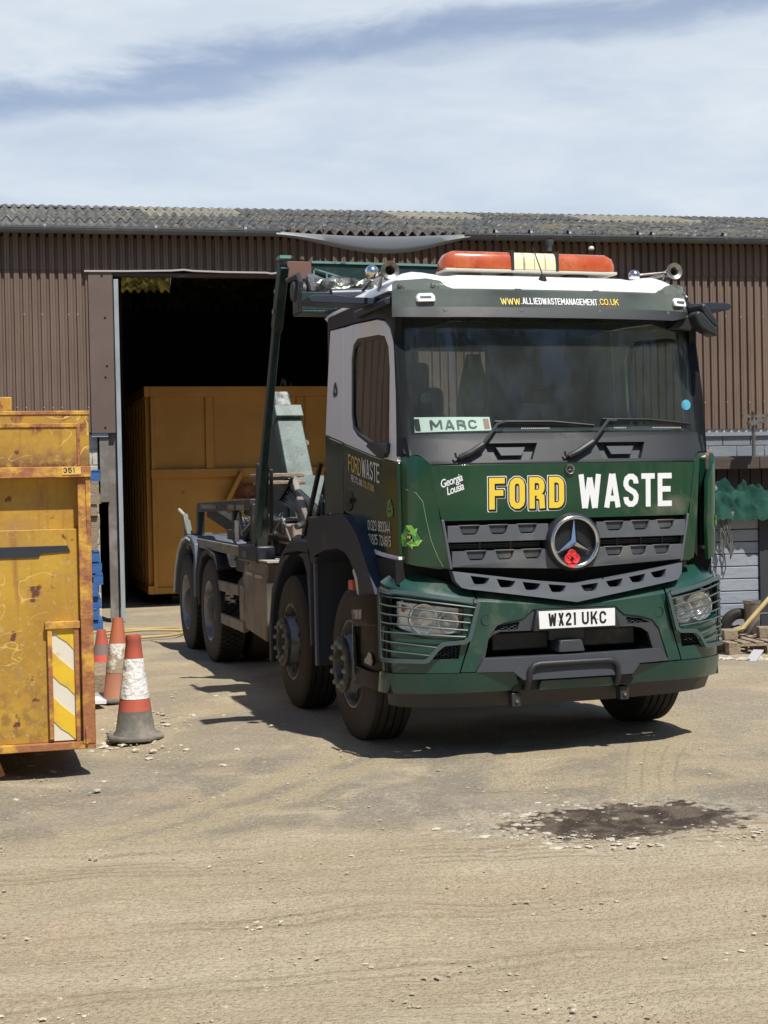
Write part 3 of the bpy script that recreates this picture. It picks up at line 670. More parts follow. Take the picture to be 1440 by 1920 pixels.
# --- bumper
bt = [(-.64, .998), (0, .945), (.64, .998)]
trim = [(-.668, .563), (-.60, .72), (-.555, .80), (-.52, .845), (-.47, .862), (-.35, .880), (-.285, .936), (.275, .936), (.34, .880), (.46, .862), (.54, .838), (.59, .78), (.625, .68), (.664, .563)]
zc = lambda x: .945+.053*min(1, abs(x)/.64)
cp = [(-.64, .998), (-.32, .972), (0, .945), (.32, .972), (.64, .998), (.655, .90), (.69, .76), (.755, .565), (.664, .563)]+list(reversed(trim))[1:-1]+[(-.668, .563), (-.755, .565), (-.69, .76), (-.655, .90)]
bump = MB().wrap(cp, fm, .03, -.004, .05).build('bumper', m_teal, truck, bevel=.007)
def chamf(x0, x1, n, parent, mp):
    v = []; f = []
    for i in range(n+1):
        x = x0+(x1-x0)*i/n; A = abs(x)
        zt = zbot(min(A, .7)) if A <= .7 else 1.076+(A-.7)/.35*.135 if A < 1.05 else 1.211
        zl = zc(x) if A <= .64 else .998+(A-.64)*.185
        dy = .045 if A <= .7 else .045+(A-.7)*.16
        a = mp(x, zl, -.004); b = mp(x, zt, dy); 
        v += [a, (a[0]*.999, a[1]+.010, a[2]+.012), b, (b[0], b[1]+.05, b[2]+.008)]
    for i in range(n):
        for k in range(3): f.append((i*4+k, (i+1)*4+k, (i+1)*4+k+1, i*4+k+1))
    MB().add(v, f).build('bumper_top', m_teal, parent, smooth=60)
chamf(-.64, .64, 24, bump, fm)
for sx in (-1, 1):
    q = lambda P: [(sx*a, b) for a, b in P]
    lamp = q([(.722, .955), (.745, .985), (1.10, 1.045), (1.185, 1.04), (1.185, .84), (1.06, .80), (.94, .772), (.80, .768), (.735, .80)])
    vent = q([(.752, .735), (.852, .738), (.895, .70), (.925, .650), (.765, .648)])
    cor = q([(.652, 1.0), (.80, 1.025), (1.0, 1.062), (1.20, 1.098), (1.27, 1.10), (1.27, .562), (.765, .562), (.70, .765), (.665, .90)])
    cg = MB().wrap(cor, fb, .03, -.004, .05, holes=(lamp, vent)).build('bumper_corner', m_teal, truck, bevel=.007)
    chamf(sx*.652, sx*1.25, 14, cg, fb)
    # headlamp: housing, bowls, clear lens
    hl = MB().wrap(q([(.72, .985), (.76, 1.0), (1.21, 1.06), (1.21, .82), (1.0, .75), (.72, .75)]), fb, .02, .12, .05).build('headlamp', m_teal if False else m_gry2, truck)
    MB().wrap(q([(.728, .95), (1.13, 1.005), (1.15, .88), (1.0, .80), (.86, .785), (.745, .80)]), fb, .01, .095, .04, zs=(.85, .9, .95)).build('reflector', m_refl, hl)
    for (a, z, r) in ((.955, .895, .088), (.81, .868, .062)):
        c = fb(sx*a, z, .085)
        MB().lathe([(.012, .02), (r*.5, .008), (r*.8, -.018), (r*.98, -.045), (r*1.06, -.047), (r*1.06, -.02)], c, (0, 1, 0), 28).build('lamp_bowl', m_reflc, hl)
        MB().lathe([(0, -.035), (.02, -.031), (.026, -.01), (.01, .02)], c, (0, 1, 0), 16).build('bulb', m_refl, hl)
    MB().wrap(q([(1.04, .97), (1.12, .985), (1.13, .94), (1.05, .93)]), fb, .02, .07, 1).build('indicator', m_amber, hl, bevel=.004)
    MB().wrap(q([(.726, .955), (1.15, 1.01), (1.165, .86), (1.03, .795), (.88, .772), (.80, .772), (.74, .80)]), fb, .004, .03, .04, zs=(.85, .9, .95)).build('lens', m_lens, hl)
    MB().wrap(q([(.74, .80), (.80, .776), (.94, .776), (1.06, .805), (1.2, .84), (1.2, .56), (.94, .60), (.94, .72), (.74, .76)]), fb, .02, .02, .05).build('lamp_surround', m_teal, hl)
    # honeycomb vent
    vb = MB().wrap(vent, fb, .01, .06, 1).build('vent', m_void, truck); hx = MB()
    for i in range(8):
        for j in range(5):
            a = .765+i*.0225; z = .657+j*.0195+(i % 2)*.0097
            if a > .925-(max(0, z-.66))*.9 or z > .732: continue
            c = fb(sx*a, z, .02); pts = [(c[0]+.0128*math.cos(R(60*k)), c[1], c[2]+.0112*math.sin(R(60*k))) for k in range(6)]
            hx.tube(pts, .0022, 4, closed=True)
    hx.build('honeycomb', m_gry2, vb)
    # lamp guard
    go = q([(.64, .985), (.655, 1.008), (1.10, 1.082), (1.135, 1.075), (1.205, 1.09), (1.225, 1.07), (1.225, .655), (1.205, .630), (1.115, .628), (.975, .626), (.95, .634), (.895, .705), (.86, .733), (.735, .742), (.70, .765)])
    gd = lambda a, z, d: fb(a, z, d-.045)
    def ins(P, k=.024):
        c = (sum(p[0] for p in P)/len(P), sum(p[1] for p in P)/len(P)); out = []
        n = len(P); ar = sum(P[i][0]*P[(i+1) % n][1]-P[(i+1) % n][0]*P[i][1] for i in range(n)); sg = 1 if ar > 0 else -1
        for i in range(n):
            a = Vector(P[i])-Vector(P[i-1]); b = Vector(P[(i+1) % n])-Vector(P[i]); a.normalize(); b.normalize()
            nn = Vector((-(a.y+b.y), a.x+b.x)).normalized()*sg; kk = k/max(.5, nn.dot(Vector((-a.y, a.x))*sg)); out.append((P[i][0]+nn.x*kk, P[i][1]+nn.y*kk))
        return out
    gi = ins(go)
    g = MB().wrap(go, gd, .018, 0, .05, holes=(gi,)).build('lamp_guard', mat('green_grey_guard', (.060, .088, .088), .45, dust=.08), truck, bevel=.006)
    bars = MB()
    for k in range(8):
        za = 1.035-k*.0505; 
        xi = .665+(1.0-za)*.16 if za > .75 else (.875+(.74-za)*1.0)
        slope = .16-.012*k
        z_in = za-.035 if za > .74 else za
        pts = []
        x_in = .665 if k < 1 else (.672+.0155*k if k < 5 else (.895 if k == 5 else .93 if k == 6 else .97))
        z_i = (.962, .915, .87, .825, .785, .735, .69, .65)[k] if k < 5 else (.722, .672, .64)[k-5]
        z_o = 1.045-.056*k
        if k == 7: continue
        for i in range(9):
            x = x_in+(1.215-x_in)*i/8; pts.append(gd(sx*x, z_i+(z_o-z_i)*i/8, .009))
        bars.tube(pts, .0056, 6)
    bars.build('guard_bar', mat('green_grey_guard', (.10, .14, .14)), g)
    p = gd(sx*.672, 1.003, -.004); MB().lathe([(0, -.006), (.012, -.006), (.016, .004), (.016, .02)], p, (0, 1, 0), 16).build('guard_bolt', m_dullsteel, g)
    # lower band
    lo = q([(.415, .557), (1.28, .560), (1.28, .43), (.47, .436), (.375, .44)])
    MB().wrap(lo, fb, .05, -.022, .05).build('bumper_lower_band', m_teal, truck, bevel=.009)
    # seam and towing cover ring
    c = fm(sx*.59, .882, -.0045)
    MB().tube([(c[0]+.033*math.cos(t), c[1], c[2]+.033*math.sin(t)) for t in [i*math.pi/12 for i in range(24)]], .0022, 5, closed=True).build('tow_cover', mat('dark_seam', (.004, .02, .016), .6), bump)
op = [(-.60, .645), (-.575, .76), (-.545, .79), (-.50, .805), (.40, .80), (.47, .785), (.515, .755), (.545, .66), (.55, .645)]
mshL = [(-.555, .812), (-.515, .845), (-.37, .862), (-.385, .815)]; mshR = [(.355, .86), (.46, .848), (.535, .818), (.37, .815)]
tr = MB().wrap(trim[:1]+trim[1:-1]+trim[-1:]+[(.60, .563), (.405, .563), (-.42, .563), (-.60, .563)], fm, .03, .004, .05, holes=(op, mshL, mshR)).build('bumper_trim', m_gry2, truck, bevel=.005)
hx = MB()
for (c0, c1) in ((-.545, -.385), (.365, .53)):
    i = 0; a = c0
    while a < c1:
        for j in range(4):
            z = .822+j*.0175+(i % 2)*.0088
            lim = .862-max(0, (abs(a)-.37))*.13
            if z < lim-.002:
                c = fm(a, z, .015); hx.tube([(c[0]+.0125*math.cos(R(60*k)), c[1], c[2]+.0105*math.sin(R(60*k))) for k in range(6)], .0022, 4, closed=True)
        a += .021; i += 1
hx.build('honeycomb', m_gry2, tr)
MB().wrap([(-.66, .60), (-.56, .86), (.54, .86), (.65, .60)], fm, .02, .30, .3).build('opening_back', m_void, tr)
MB().box(-.65, .6, .05, .32, .625, .64).build('opening_floor', m_blkpl, tr)
MB().mark().box(-.52, -.14, .12, .16, .68, .79).mark().box(.06, .46, .12, .16, .68, .79).split('cooler_beam', mat('beam_dim', (.03, .028, .027), .6, dust=.3), tr, bevel=.01)
MB().prism([(-.125, .66), (.06, .66), (.035, .735), (-.11, .735)], 'xz', .0, .2).build('tow_block', m_gry2, tr, bevel=.008)
MB().box(-.15, .09, .08, .2, .73, .83).build('tow_bracket', m_gry2, tr, bevel=.006)
# protruding lip and handle
lipm = lambda a, z, d: (a, FY(a, .6)+d-(.045 if abs(a) < .40 else .045-(abs(a)-.40)*.12)-(.655-z)*.1, z)
MB().wrap([(-.615, .645), (.59, .65), (.655, .568), (.425, .568), (.365, .505), (-.375, .505), (-.44, .56), (-.665, .562)], lipm, .05, 0, .1).build('bumper_step', m_gry2, truck, bevel=.012)
MB().prism([(-.40, .508), (.39, .508), (.42, .43), (-.43, .43)], 'xz', .03, .10).build('centre_valance', m_blkpl, truck, bevel=.005)
MB().prism([(-.25, .49), (.26, .49), (.27, .435), (-.26, .435)], 'xz', .0, .06).build('centre_panel', m_teal, truck, bevel=.005)
hp = [(-.345, .05, .445), (-.345, -.01, .45), (-.342, -.035, .50), (-.335, -.045, .565), (-.31, -.045, .594), (-.27, -.045, .602), (.19, -.045, .602), (.235, -.045, .594), (.258, -.045, .565), (.265, -.035, .50), (.268, -.01, .45), (.268, .05, .445)]
MB().tube(hp, .019, 10).build('grab_handle', m_blkpl, truck, smooth=60)
lipd = lambda a, z, d: fb(a, z, d+.02+(.43-z)*.25)
MB().wrap([(-1.22, .43), (1.22, .43), (1.22, .345), (1.0, .335), (.3, .325), (-.3, .325), (-1.0, .335), (-1.22, .345)], lipd, .02, 0, .06, zs=(.38,)).build('lower_lip', m_blkpl, truck, bevel=.005)
lb = MB()
for x in (-.40, .34): lb.mark().box(x-.03, x+.03, .03, .10, .335, .42)
lb.split('lip_bracket', m_dkst, truck, bevel=.004)
lb = MB()
for x in (-.40, .34): lb.mark().lathe([(0, -.01), (.01, -.01), (.012, 0)], (x, .03, .37), (0, 1, 0), 10)
lb.split('bracket_bolt', m_dullsteel, truck)
# number plate
pf = lambda a, z, d: (a, -.018+d+(z-.868)*.02, z)
pp = [(-.26, .8135), (.26, .8135), (.26, .9235), (-.26, .9235)]
MB().wrap([(-.30, .80), (.30, .80), (.27, .932), (-.27, .932)], pf, .04, .008, 1).build('plate_holder', m_blkpl, truck, bevel=.008)
plate = MB().wrap(pp, pf, .006, 0, 1).build('number_plate', m_plate, truck, bevel=.003)
a = MB(); text(a, 'WX21', -.197, .830, -.006, .079, pf, -.0015, .165, gap=.16); text(a, 'UKC', .030, .830, .198, .079, pf, -.0015, .165, gap=.16); a.build('plate_lettering', m_blk, plate, smooth=0)
MB().mark().lathe([(0, -.004), (.007, -.003)], (-.130, -.018, .866), (0, 1, 0), 10).mark().lathe([(0, -.004), (.007, -.003)], (.137, -.018, .866), (0, 1, 0), 10).split('plate_screw', m_wht, plate)

# --- wipers
wm = MB()
gy = lambda x, z, o: (x, FY(x, z)-o, z)
for P, Bl in (([gy(-.735, 1.885, .02), gy(-.66, 1.92, .05), gy(-.585, 1.965, .055), gy(-.47, 2.09, .035)], [(-.482, 2.10), (-.1, 2.098), (.19, 2.072)]),
              ([gy(-.02, 1.885, .02), gy(.04, 1.915, .05), gy(.15, 1.975, .055), gy(.285, 2.11, .035)], [(.25, 2.112), (.6, 2.108), (.92, 2.082)])):
    wm.mark().tube(P[:3], .018, 8); wm.tube(P[2:]+[gy(P[3][0]+.06, 2.106, .03)], .011, 8)
    wm.tube([gy(x, z, .012) for x, z in Bl], .008, 6); wm.tube([gy(x, z+.008, .022) for x, z in Bl], .006, 6)
    x = P[0][0]; wm.tube([(x+.03, P[1][1]+.01, 1.90), (x+.01, P[0][1], 1.90), (x-.01, P[0][1], 1.88), (x-.025, P[0][1]-.01, 1.89), (x-.03, P[0][1]-.01, 1.915)], .007, 6)
wm.split('wiper', m_blkpl, truck)
ff = MB()
for x0, x1 in ((-.30, -.10), (.30, .43), (.62, .86)):
    for k in range(int((x1-x0)/.013)): ff.wrap([(x0+k*.013, 2.060), (x0+k*.013+.006, 2.060), (x0+k*.013+.006, 2.068), (x0+k*.013, 2.068)], fm, .001, -.003, 1)
ff.build('windscreen_dots', mat('pale_dots', (.5, .5, .5), .5), wsn)
MB().lathe([(0, -.004), (.034, -.003)], (.915, FY(.915, 2.215), 2.215), (0, 1, 0), 20).build('blue_sticker', mat('blue_sticker', (.10, .42, .62), .4), wsn)

# --- corner steps and black side plastic
for sx in (-1, 1):
    M_ = MB(); X = lambda d: sx*(1.135-d)
    fpt = lambda y, z, d: (sx*(1.162-d-.25*max(0, .42-y)), y, z)
    s1 = MB().wrap([(.27, .50), (.93, .50), (.95, .60), (.95, .86), (.27, .92)], fpt, .012, .006, .3).build('step_panel', m_blkgl, truck, bevel=.004)
    MB().wrap([(.265, .43), (.87, .43), (.93, .50), (.935, .545), (.62, .535), (.40, .55), (.265, .545)], fpt, .02, -.022, .3).build('step_ledge', m_blkgl, s1, bevel=.012, seg=3)
    MB().wrap([(.265, .85), (.45, .84), (.93, .80), (.965, .84), (.985, .905), (.90, 1.0), (.265, 1.055)], fpt, .02, -.022, .3).build('step_ledge', m_blkgl, s1, bevel=.014, seg=3)
    MB().wrap([(.265, .545), (.33, .545), (.36, .70), (.33, .85), (.265, .85)], fpt, .02, -.018, .3).build('step_edge', m_blkgl, s1, bevel=.012, seg=3)
    MB().wrap([(.90, .545), (.935, .545), (.962, .60), (.962, .80), (.93, .82)], fpt, .02, -.018, .3).build('step_edge', m_blkgl, s1, bevel=.010, seg=3)
    m_worn_highlight = mat('worn_and_highlight_plastic', (.34, .32, .26), .5, var=((.05, .05, .045), 9, .5, .6))  # pale wear, also used for the painted highlight on the rear edge
    MB().wrap([(.975, .905), (.72, .925), (.74, .86), (.80, .855), (.94, .85)], fpt, .004, -.027, 1).build('worn_edge', m_worn_highlight, s1, bevel=.002)
    MB().wrap([(.76, .575), (.60, .57), (.57, .60), (.60, .645), (.66, .655), (.70, .62), (.75, .60)], fpt, .004, -.003, 1).build('worn_patch', m_worn_highlight, s1)
    MB().tube([fpt(.955, .84, -.02), fpt(.965, .76, -.02), fpt(.962, .62, -.02), fpt(.935, .55, -.022)], .0035, 6).build('edge_highlight', m_worn_highlight, s1)  # pale tube painting in the bright highlight along the rear edge
    MB().mark().box(min(sx*1.12, sx*.9), max(sx*1.12, sx*.9), .34, .62, .44, .52).mark().box(min(sx*1.12, sx*.9), max(sx*1.12, sx*.9), .34, .60, .86, 1.0).split('step_block', m_blkgl, s1, bevel=.01)
    MB().box(min(sx*1.10, sx*.6), max(sx*1.10, sx*.6), .25, 1.0, 1.03, 1.10).build('step_upper', m_blkgl, truck, bevel=.02)
    MB().box(min(sx*1.10, sx*.7), max(sx*1.10, sx*.7), .25, 1.0, 1.10, 1.26).build('cab_underside', m_void, truck)
# --- wheel arches
def prof_arch(name, poly, x0, x1, m, bevel=.02):
    for sx in (-1, 1): MB().prism(poly, 'yz', sx*x0, sx*x1).build(name, m, truck, bevel=bevel, seg=3, smooth=50)
a1 = [(2.21, 1.37), (2.17, 1.43), (2.08, 1.475), (1.82, 1.52), (1.45, 1.535), (1.14, 1.52), (1.0, 1.468), (.87, 1.40), (.745, 1.29), (.62, 1.17), (.53, 1.08), (.47, 1.02), (.88, 1.005), (.915, 1.10), (.98, 1.18), (1.08, 1.245), (1.2, 1.285), (1.36, 1.30), (1.7, 1.28), (1.86, 1.25), (1.96, 1.19), (2.06, 1.17), (2.18, 1.19)]
prof_arch('wheel_arch', a1, 1.165, .84, m_fend, .03)
a2 = [(2.10, 1.26), (2.2, 1.325), (2.5, 1.335), (2.82, 1.30), (3.05, 1.21), (3.25, 1.07), (3.40, .90), (3.49, .70), (3.53, .30), (3.48, .30), (3.44, .68), (3.35, .85), (3.2, 1.0), (3.02, 1.13), (2.8, 1.21), (2.55, 1.23), (2.35, 1.19), (2.24, 1.08), (2.19, .80), (2.18, .55), (2.12, .55), (2.12, .85)]
prof_arch('wheel_arch', a2, 1.165, .80, m_fend, .02)
a4 = [(6.98, .62), (6.93, 1.0), (6.98, 1.18), (7.15, 1.25), (7.44, 1.26), (7.75, 1.22), (8.0, 1.10), (8.2, .88), (8.33, .58), (8.28, .58), (8.14, .86), (7.95, 1.06), (7.72, 1.165), (7.44, 1.20), (7.2, 1.17), (7.07, 1.08), (7.04, .62)]
prof_arch('wheel_arch', a4, 1.165, .60, m_fend2, .012)
a3 = [(6.90, .55), (6.88, .9), (6.72, 1.08), (6.40, 1.15), (6.0, 1.10), (5.80, .98), (5.84, .95), (6.04, 1.06), (6.40, 1.10), (6.66, 1.04), (6.82, .88), (6.85, .55)]
prof_arch('wheel_arch', a3, 1.15, .60, mat('black_rubber_fender', (.012, .012, .012), .6, dust=.1), .012)
MB().tube([(-1.165, y, z) for y, z in a4[3:9][::-1][:0]+[(8.30, .60), (8.17, .88), (7.98, 1.08), (7.74, 1.195), (7.44, 1.232), (7.2, 1.21)]], .012, 8).build('fender_edge_trim', mat('pale_trim', (.5, .5, .48), .5), truck)
for sx in (-1, 1):
    MB().prism([(.42, 1.02), (.9, 1.02), (1.0, 1.2), (1.35, 1.31), (1.9, 1.26), (2.15, 1.18), (2.15, 1.34), (1.9, 1.45), (1.2, 1.48), (.7, 1.38)], 'yz', sx*.845, sx*.50).build('arch_liner', m_void, truck)
    fl = MB().box(min(sx*1.15, sx*.72), max(sx*1.15, sx*.72), 2.035, 2.05, .42, 1.22).build('mud_flap', m_gry2, truck)
    MB().box(min(sx*1.155, sx*1.135), max(sx*1.155, sx*1.135), 2.02, 2.065, .42, 1.22).build('flap_edge', m_fend2, fl)
o = MB().box(-1.175, -1.13, .985, 1.075, 1.035, 1.10).build('side_marker', m_orange, truck, bevel=.008)
MB().prism([(.845, 1.012), (.885, 1.012), (.925, 1.10), (.985, 1.165), (.96, 1.18), (.885, 1.12)], 'yz', -1.169, -1.15).build('worn_arch_edge', mat('pale_bare_plastic', (.55, .53, .46), .5), truck, bevel=.004)

# --- wheels
def tyre_mb(xo, w, y, z, Rr, sx, groove=True, rim=.292):
    """outer face at |x| = xo"""
    pr = [(rim, .025), (rim+.012, .0), (rim+.05, -.004), (Rr-.14, .002), (Rr-.08, .004), (Rr-.035, .012), (Rr-.010, .028)]
    if groove:
        k = 5; band = (w-.056)/k
        for i in range(k):
            a = .028+i*band
            pr += [(Rr-(.004 if i in (0, k-1) else 0), a+.006), (Rr-(.004 if i in (0, k-1) else 0), a+band-.006)]
            if i < k-1: pr += [(Rr-.016, a+band-.004), (Rr-.016, a+band+.004)]
    else: pr += [(Rr-.014, .034), (Rr-.014, w-.034)]
    pr += [(Rr-.035, w-.012), (Rr-.10, w-.002), (rim+.02, w), (rim, w-.02)]
    return MB().lathe([(r, h) for r, h in pr], (sx*xo, y, z), (-sx, 0, 0), 72)
WR = .522
def front_wheel(y, sx):
    w = MB(); c = (sx*1.135, y, WR)
    whl = empty('wheel'); whl.parent = truck
    tyre_mb(1.14, .31, y, WR, WR, sx).build('tyre', m_tyre, whl, smooth=30)
    ax = (-sx, 0, 0)
    MB().lathe([(.300, .012), (.300, .0), (.285, .0), (.272, .03), (.262, .09), (.25, .12), (.215, .09), (.205, .02), (.19, -.045), (.165, -.062), (.125, -.066)], c, ax, 48).build('rim', m_rim, whl, smooth=35)
    hb = MB().lathe([(.19, -.05), (.192, -.075), (.165, -.082), (.118, -.082), (.112, -.070), (.105, -.01), (.06, -.005), (.03, -.02), (0, -.02)], c, ax, 40).build('hub', m_hub, whl, smooth=35)
    nm = MB()
    for k in range(10):
        nm.mark(); t = 2*math.pi*k/10+.2; p = (c[0]+sx*.080, c[1]+.158*math.cos(t), c[2]+.145*math.sin(t))
        nm.lathe([(.019, .0), (.020, -.010), (.017, -.020), (.010, -.028), (0, -.029)], p, ax, 10)
    nm.split('wheel_nut', m_nut, whl)
    hm = MB()
    for k in range(10):
        hm.mark(); t = 2*math.pi*(k+.5)/10; p = (c[0]-sx*.045+sx*0, c[1]+.222*math.cos(t), c[2]+.222*math.sin(t))
        hm.lathe([(.022, -.030), (.0, -.031)], (c[0]-sx*.04, p[1], p[2]), ax, 12)
    hm.split('rim_hole', m_void, whl)
def rear_wheel(y, sx):
    whl = empty('wheel'); whl.parent = truck
    for xo in (1.14, .80):
        t = tyre_mb(xo, .29, y, WR, WR, sx, groove=False); 
        if sx < 0 and xo > 1:
            for k in range(56):
                a = 2*math.pi*k/56
                for i in range(5):
                    a2_ = a+(.5 if i % 2 else 0)*2*math.pi/56; x0 = -xo+.034+i*.0455; ca, sa = math.cos(a2_), math.sin(a2_)
                    vs = []
                    for rr in (WR-.02, WR):
                        for dx, dt in ((0, -.018), (.038, -.018), (.038, .018), (0, .018)):
                            vs.append((x0+dx, y+rr*ca-dt*sa, WR+rr*sa+dt*ca))
                    t.add(vs, [(0, 1, 2, 3), (4, 5, 6, 7), (0, 1, 5, 4), (1, 2, 6, 5), (2, 3, 7, 6), (3, 0, 4, 7)])
        t.build('tyre', m_tyre, whl, smooth=30)
    c = (sx*1.135, y, WR); ax = (-sx, 0, 0)
    MB().lathe([(.300, .012), (.300, .0), (.285, .0), (.275, .03), (.262, .10), (.235, .145), (.17, .16), (.14, .16)], c, ax, 40).build('rim', mat('pale_grey_wheel', (.36, .37, .38), .5, .3, var=((.12, .10, .08), 5, .45, .7)), whl, smooth=35)
    MB().lathe([(.16, .15), (.15, .03), (.12, .0), (.09, -.01), (0, -.01)], c, ax, 32).build('hub', m_hub, whl, smooth=35)
    nm = MB()
    for k in range(10):
        nm.mark(); t = 2*math.pi*k/10; nm.lathe([(.018, .16), (.018, .12), (0, .118)], (c[0], c[1]+.20*math.cos(t), c[2]+.20*math.sin(t)), ax, 8)
    nm.split('wheel_nut', m_nut, whl)
for sx in (-1, 1):
    for y in (1.181, 2.873): front_wheel(y, sx)
    for y in (6.332, 7.674): rear_wheel(y, sx)
axm = MB()
for y in (1.181, 2.873, 6.332, 7.674): axm.tube([(-.85, y, WR), (-.3, y, WR-.04), (.3, y, WR-.04), (.85, y, WR)], .075, 12)
axm.build('axle', m_dkst, truck)
# --- chassis and side gear
ch = MB()
for sx in (-1, 1): ch.box(min(sx*.38, sx*.46), max(sx*.38, sx*.46), .55, 8.75, .82, 1.08)
for y in (.6, 1.9, 3.6, 4.6, 5.5, 7.0, 8.6): ch.box(-.38, .38, y, y+.1, .86, 1.04)
ch.box(-.6, .6, .5, 1.9, .55, .95)
ch.build('chassis_frame', m_chas, truck, bevel=.008)
MB().box(-.5, .5, .42, 1.9, .9, 1.5).build('engine_block', m_void, truck)
bx = MB().prism([(3.93, .42), (4.78, .47), (4.79, .98), (4.53, 1.10), (3.82, 1.09), (3.90, .96)], 'yz', -1.10, -.62).build('battery_box', m_dust, truck, bevel=.015)
MB().box(-1.105, -.62, 3.80, 4.80, 1.10, 1.115).box(-1.112, -1.10, 4.0, 4.28, .955, .985).box(-1.112, -1.10, 4.38, 4.66, .965, .995).build('box_lid_clips', mat('pale_dust', (.42, .39, .33), .6), bx)
MB().prism([(3.72, .36), (3.93, .42), (3.90, .96), (3.8, 1.06), (3.70, .9)], 'yz', -1.02, -.6).build('box_bracket', m_dkst, truck)
sg = MB().beam((-1.10, 5.0, .80), (-1.10, 6.2, .80), .035, .10).beam((-1.10, 4.8, .475), (-1.10, 6.18, .485), .035, .10)
sg.box(-1.10, -1.06, 4.80, 5.02, .43, .85)
sg.build('side_guard', m_dust, truck, bevel=.008)
MB().prism([(4.85, .45), (5.1, .45), (5.12, .78), (4.92, 1.08), (4.80, 1.08)], 'yz', -1.06, -.5).build('guard_bracket', m_dust, truck, bevel=.01)
MB().lathe([(0, 0), (.13, .0), (.14, .02), (.14, .30), (.13, .32), (0, .32)], (-.85, 5.35, .78), (0, 1, 0), 24).build('air_tank', m_dust, truck)
MB().lathe([(0, 0), (.11, .0), (.12, .02), (.12, .35), (.11, .37), (0, .37)], (-.75, 5.95, .86), (0, 1, 0), 24).build('air_tank', mat('pale_blue_grey_tank', (.28, .33, .36), .5, dust=.3), truck)
MB().box(-1.02, -.7, 5.02, 5.55, .95, 1.12).build('junction_box', m_dkst, truck, bevel=.02)
MB().box(-.9, -.85, 5.1, 5.5, .5, .9).build('filler_plate', m_dust, truck)
# --- hooklift subframe
sf_ = MB()
for x in (-.52, .52): sf_.box(x-.07, x+.07, 2.3, 8.7, 1.10, 1.24)
for y in (2.35, 3.4, 4.6, 5.8, 7.0, 8.3): sf_.box(-.45, .45, y, y+.12, 1.12, 1.2)
sub = sf_.build('hooklift_subframe', m_chas, truck, bevel=.008)
br = MB().beam((-1.06, 7.55, 1.19), (-1.06, 4.9, 1.165), .11, .095).build('side_beam', m_dust, truck, bevel=.008)
MB().box(-1.12, -.95, 4.15, 4.95, 1.08, 1.235).build('work_light_box', mat('navy_black_box', (.012, .015, .022), .45), truck, bevel=.02)
MB().box(-1.124, -1.12, 4.55, 4.72, 1.12, 1.18).build('light_box_label', m_gry, truck)
MB().beam((-1.12, 7.63, 1.19), (-.85, 7.63, 1.19), .1, .17).build('side_beam_end', mat('olive_steel', (.10, .12, .09), .6), truck, bevel=.006)
MB().beam((-1.10, 7.72, 1.30), (-1.10, 7.86, 1.47), .05, .05).prism([(7.60, 1.24), (7.85, 1.24), (7.78, 1.42)], 'yz', -1.12, -1.06).build('stop_horn', mat('olive_steel', (.1, .12, .09)), truck)
MB().tube([(-1.10, 7.9, 1.47), (-1.12, 8.12, 1.53)], .018, 8).build('stop_pin', mat('pale_dust', (.42, .39, .33)), truck)
tb = MB().beam((-1.0, 7.45, 1.555), (-1.0, 4.75, 1.595), .08, .10).beam((-1.0, 7.5, 1.22), (-1.0, 7.45, 1.58), .07, .12).beam((-1.0, 5.6, 1.25), (-1.0, 5.6, 1.56), .06, .09).beam((-1.0, 4.75, 1.20), (-1.0, 4.75, 1.60), .06, .10)
tb.build('guide_frame', m_dkst, truck, bevel=.008)
lm = MB()
for y0, y1 in ((6.35, 7.2), (5.45, 5.75), (4.98, 5.35)): lm.box(-1.045, -1.041, y0, y1, 1.545, 1.59)
lm.build('guide_frame_label', m_dust, truck)
MB().box(-1.035, -1.03, 5.30, 5.48, 1.24, 1.44).build('red_white_label', mat('faded_label', (.55, .42, .40), .6, var=((.6, .6, .6), 22, .4, .6)), truck)
MB().beam((-.95, 7.1, 1.52), (-.8, 5.9, 1.28), .10, .13).beam((-.95, 5.3, 1.55), (-.85, 4.2, 1.38), .07, .10).build('folded_arm', m_dkst, truck, bevel=.01)
rm = MB()
rm.tube([(-.80, 6.2, 1.30), (-.80, 3.9, 1.28)], .055, 12).tube([(-.3, 7.6, 1.35), (-.3, 3.4, 1.28)], .085, 14).tube([(.3, 7.6, 1.35), (.3, 3.4, 1.28)], .085, 14)
rm.build('tipping_ram', m_dkst, truck, smooth=60)
# main jib: pale green box arm leaning back from centre, hook jib on top
jb = MB().prism([(6.05, 1.35), (6.85, 2.56), (7.30, 2.50), (7.75, 1.35)], 'yz', -.12, .0)
jib = MB()
def slab(p, q, w0, w1, th):
    p = Vector(p); q = Vector(q); d = Vector((0, q.y-p.y, q.z-p.z)).normalized(); b = Vector((1, 0, 0)).cross(d).normalized()
    vs = [p+Vector((sx*w0/2, 0, 0))+b*s*th/2 for sx, s in ((-1, -1), (1, -1), (1, 1), (-1, 1))]+[q+Vector((sx*w1/2, 0, 0))+b*s*th/2 for sx, s in ((-1, -1), (1, -1), (1, 1), (-1, 1))]
    return vs, [(0, 1, 2, 3), (7, 6, 5, 4), (0, 4, 5, 1), (1, 5, 6, 2), (2, 6, 7, 3), (3, 7, 4, 0)]
jib.add(*slab((0, 6.62, 1.25), (-.085, 7.18, 2.50), .30, .27, .16))
jm = jib.build('main_jib', m_hook, truck, bevel=.010)
MB().add(*slab((-.083, 7.13, 2.47), (-.09, 7.20, 2.60), .31, .30, .20)).build('jib_collar', m_hook, jm, bevel=.010)
MB().add(*slab((0.02, 6.58, 1.25), (0.02, 6.82, 1.84), .37, .36, .19)).build('jib_lower_sleeve', m_hook, jm, bevel=.010)
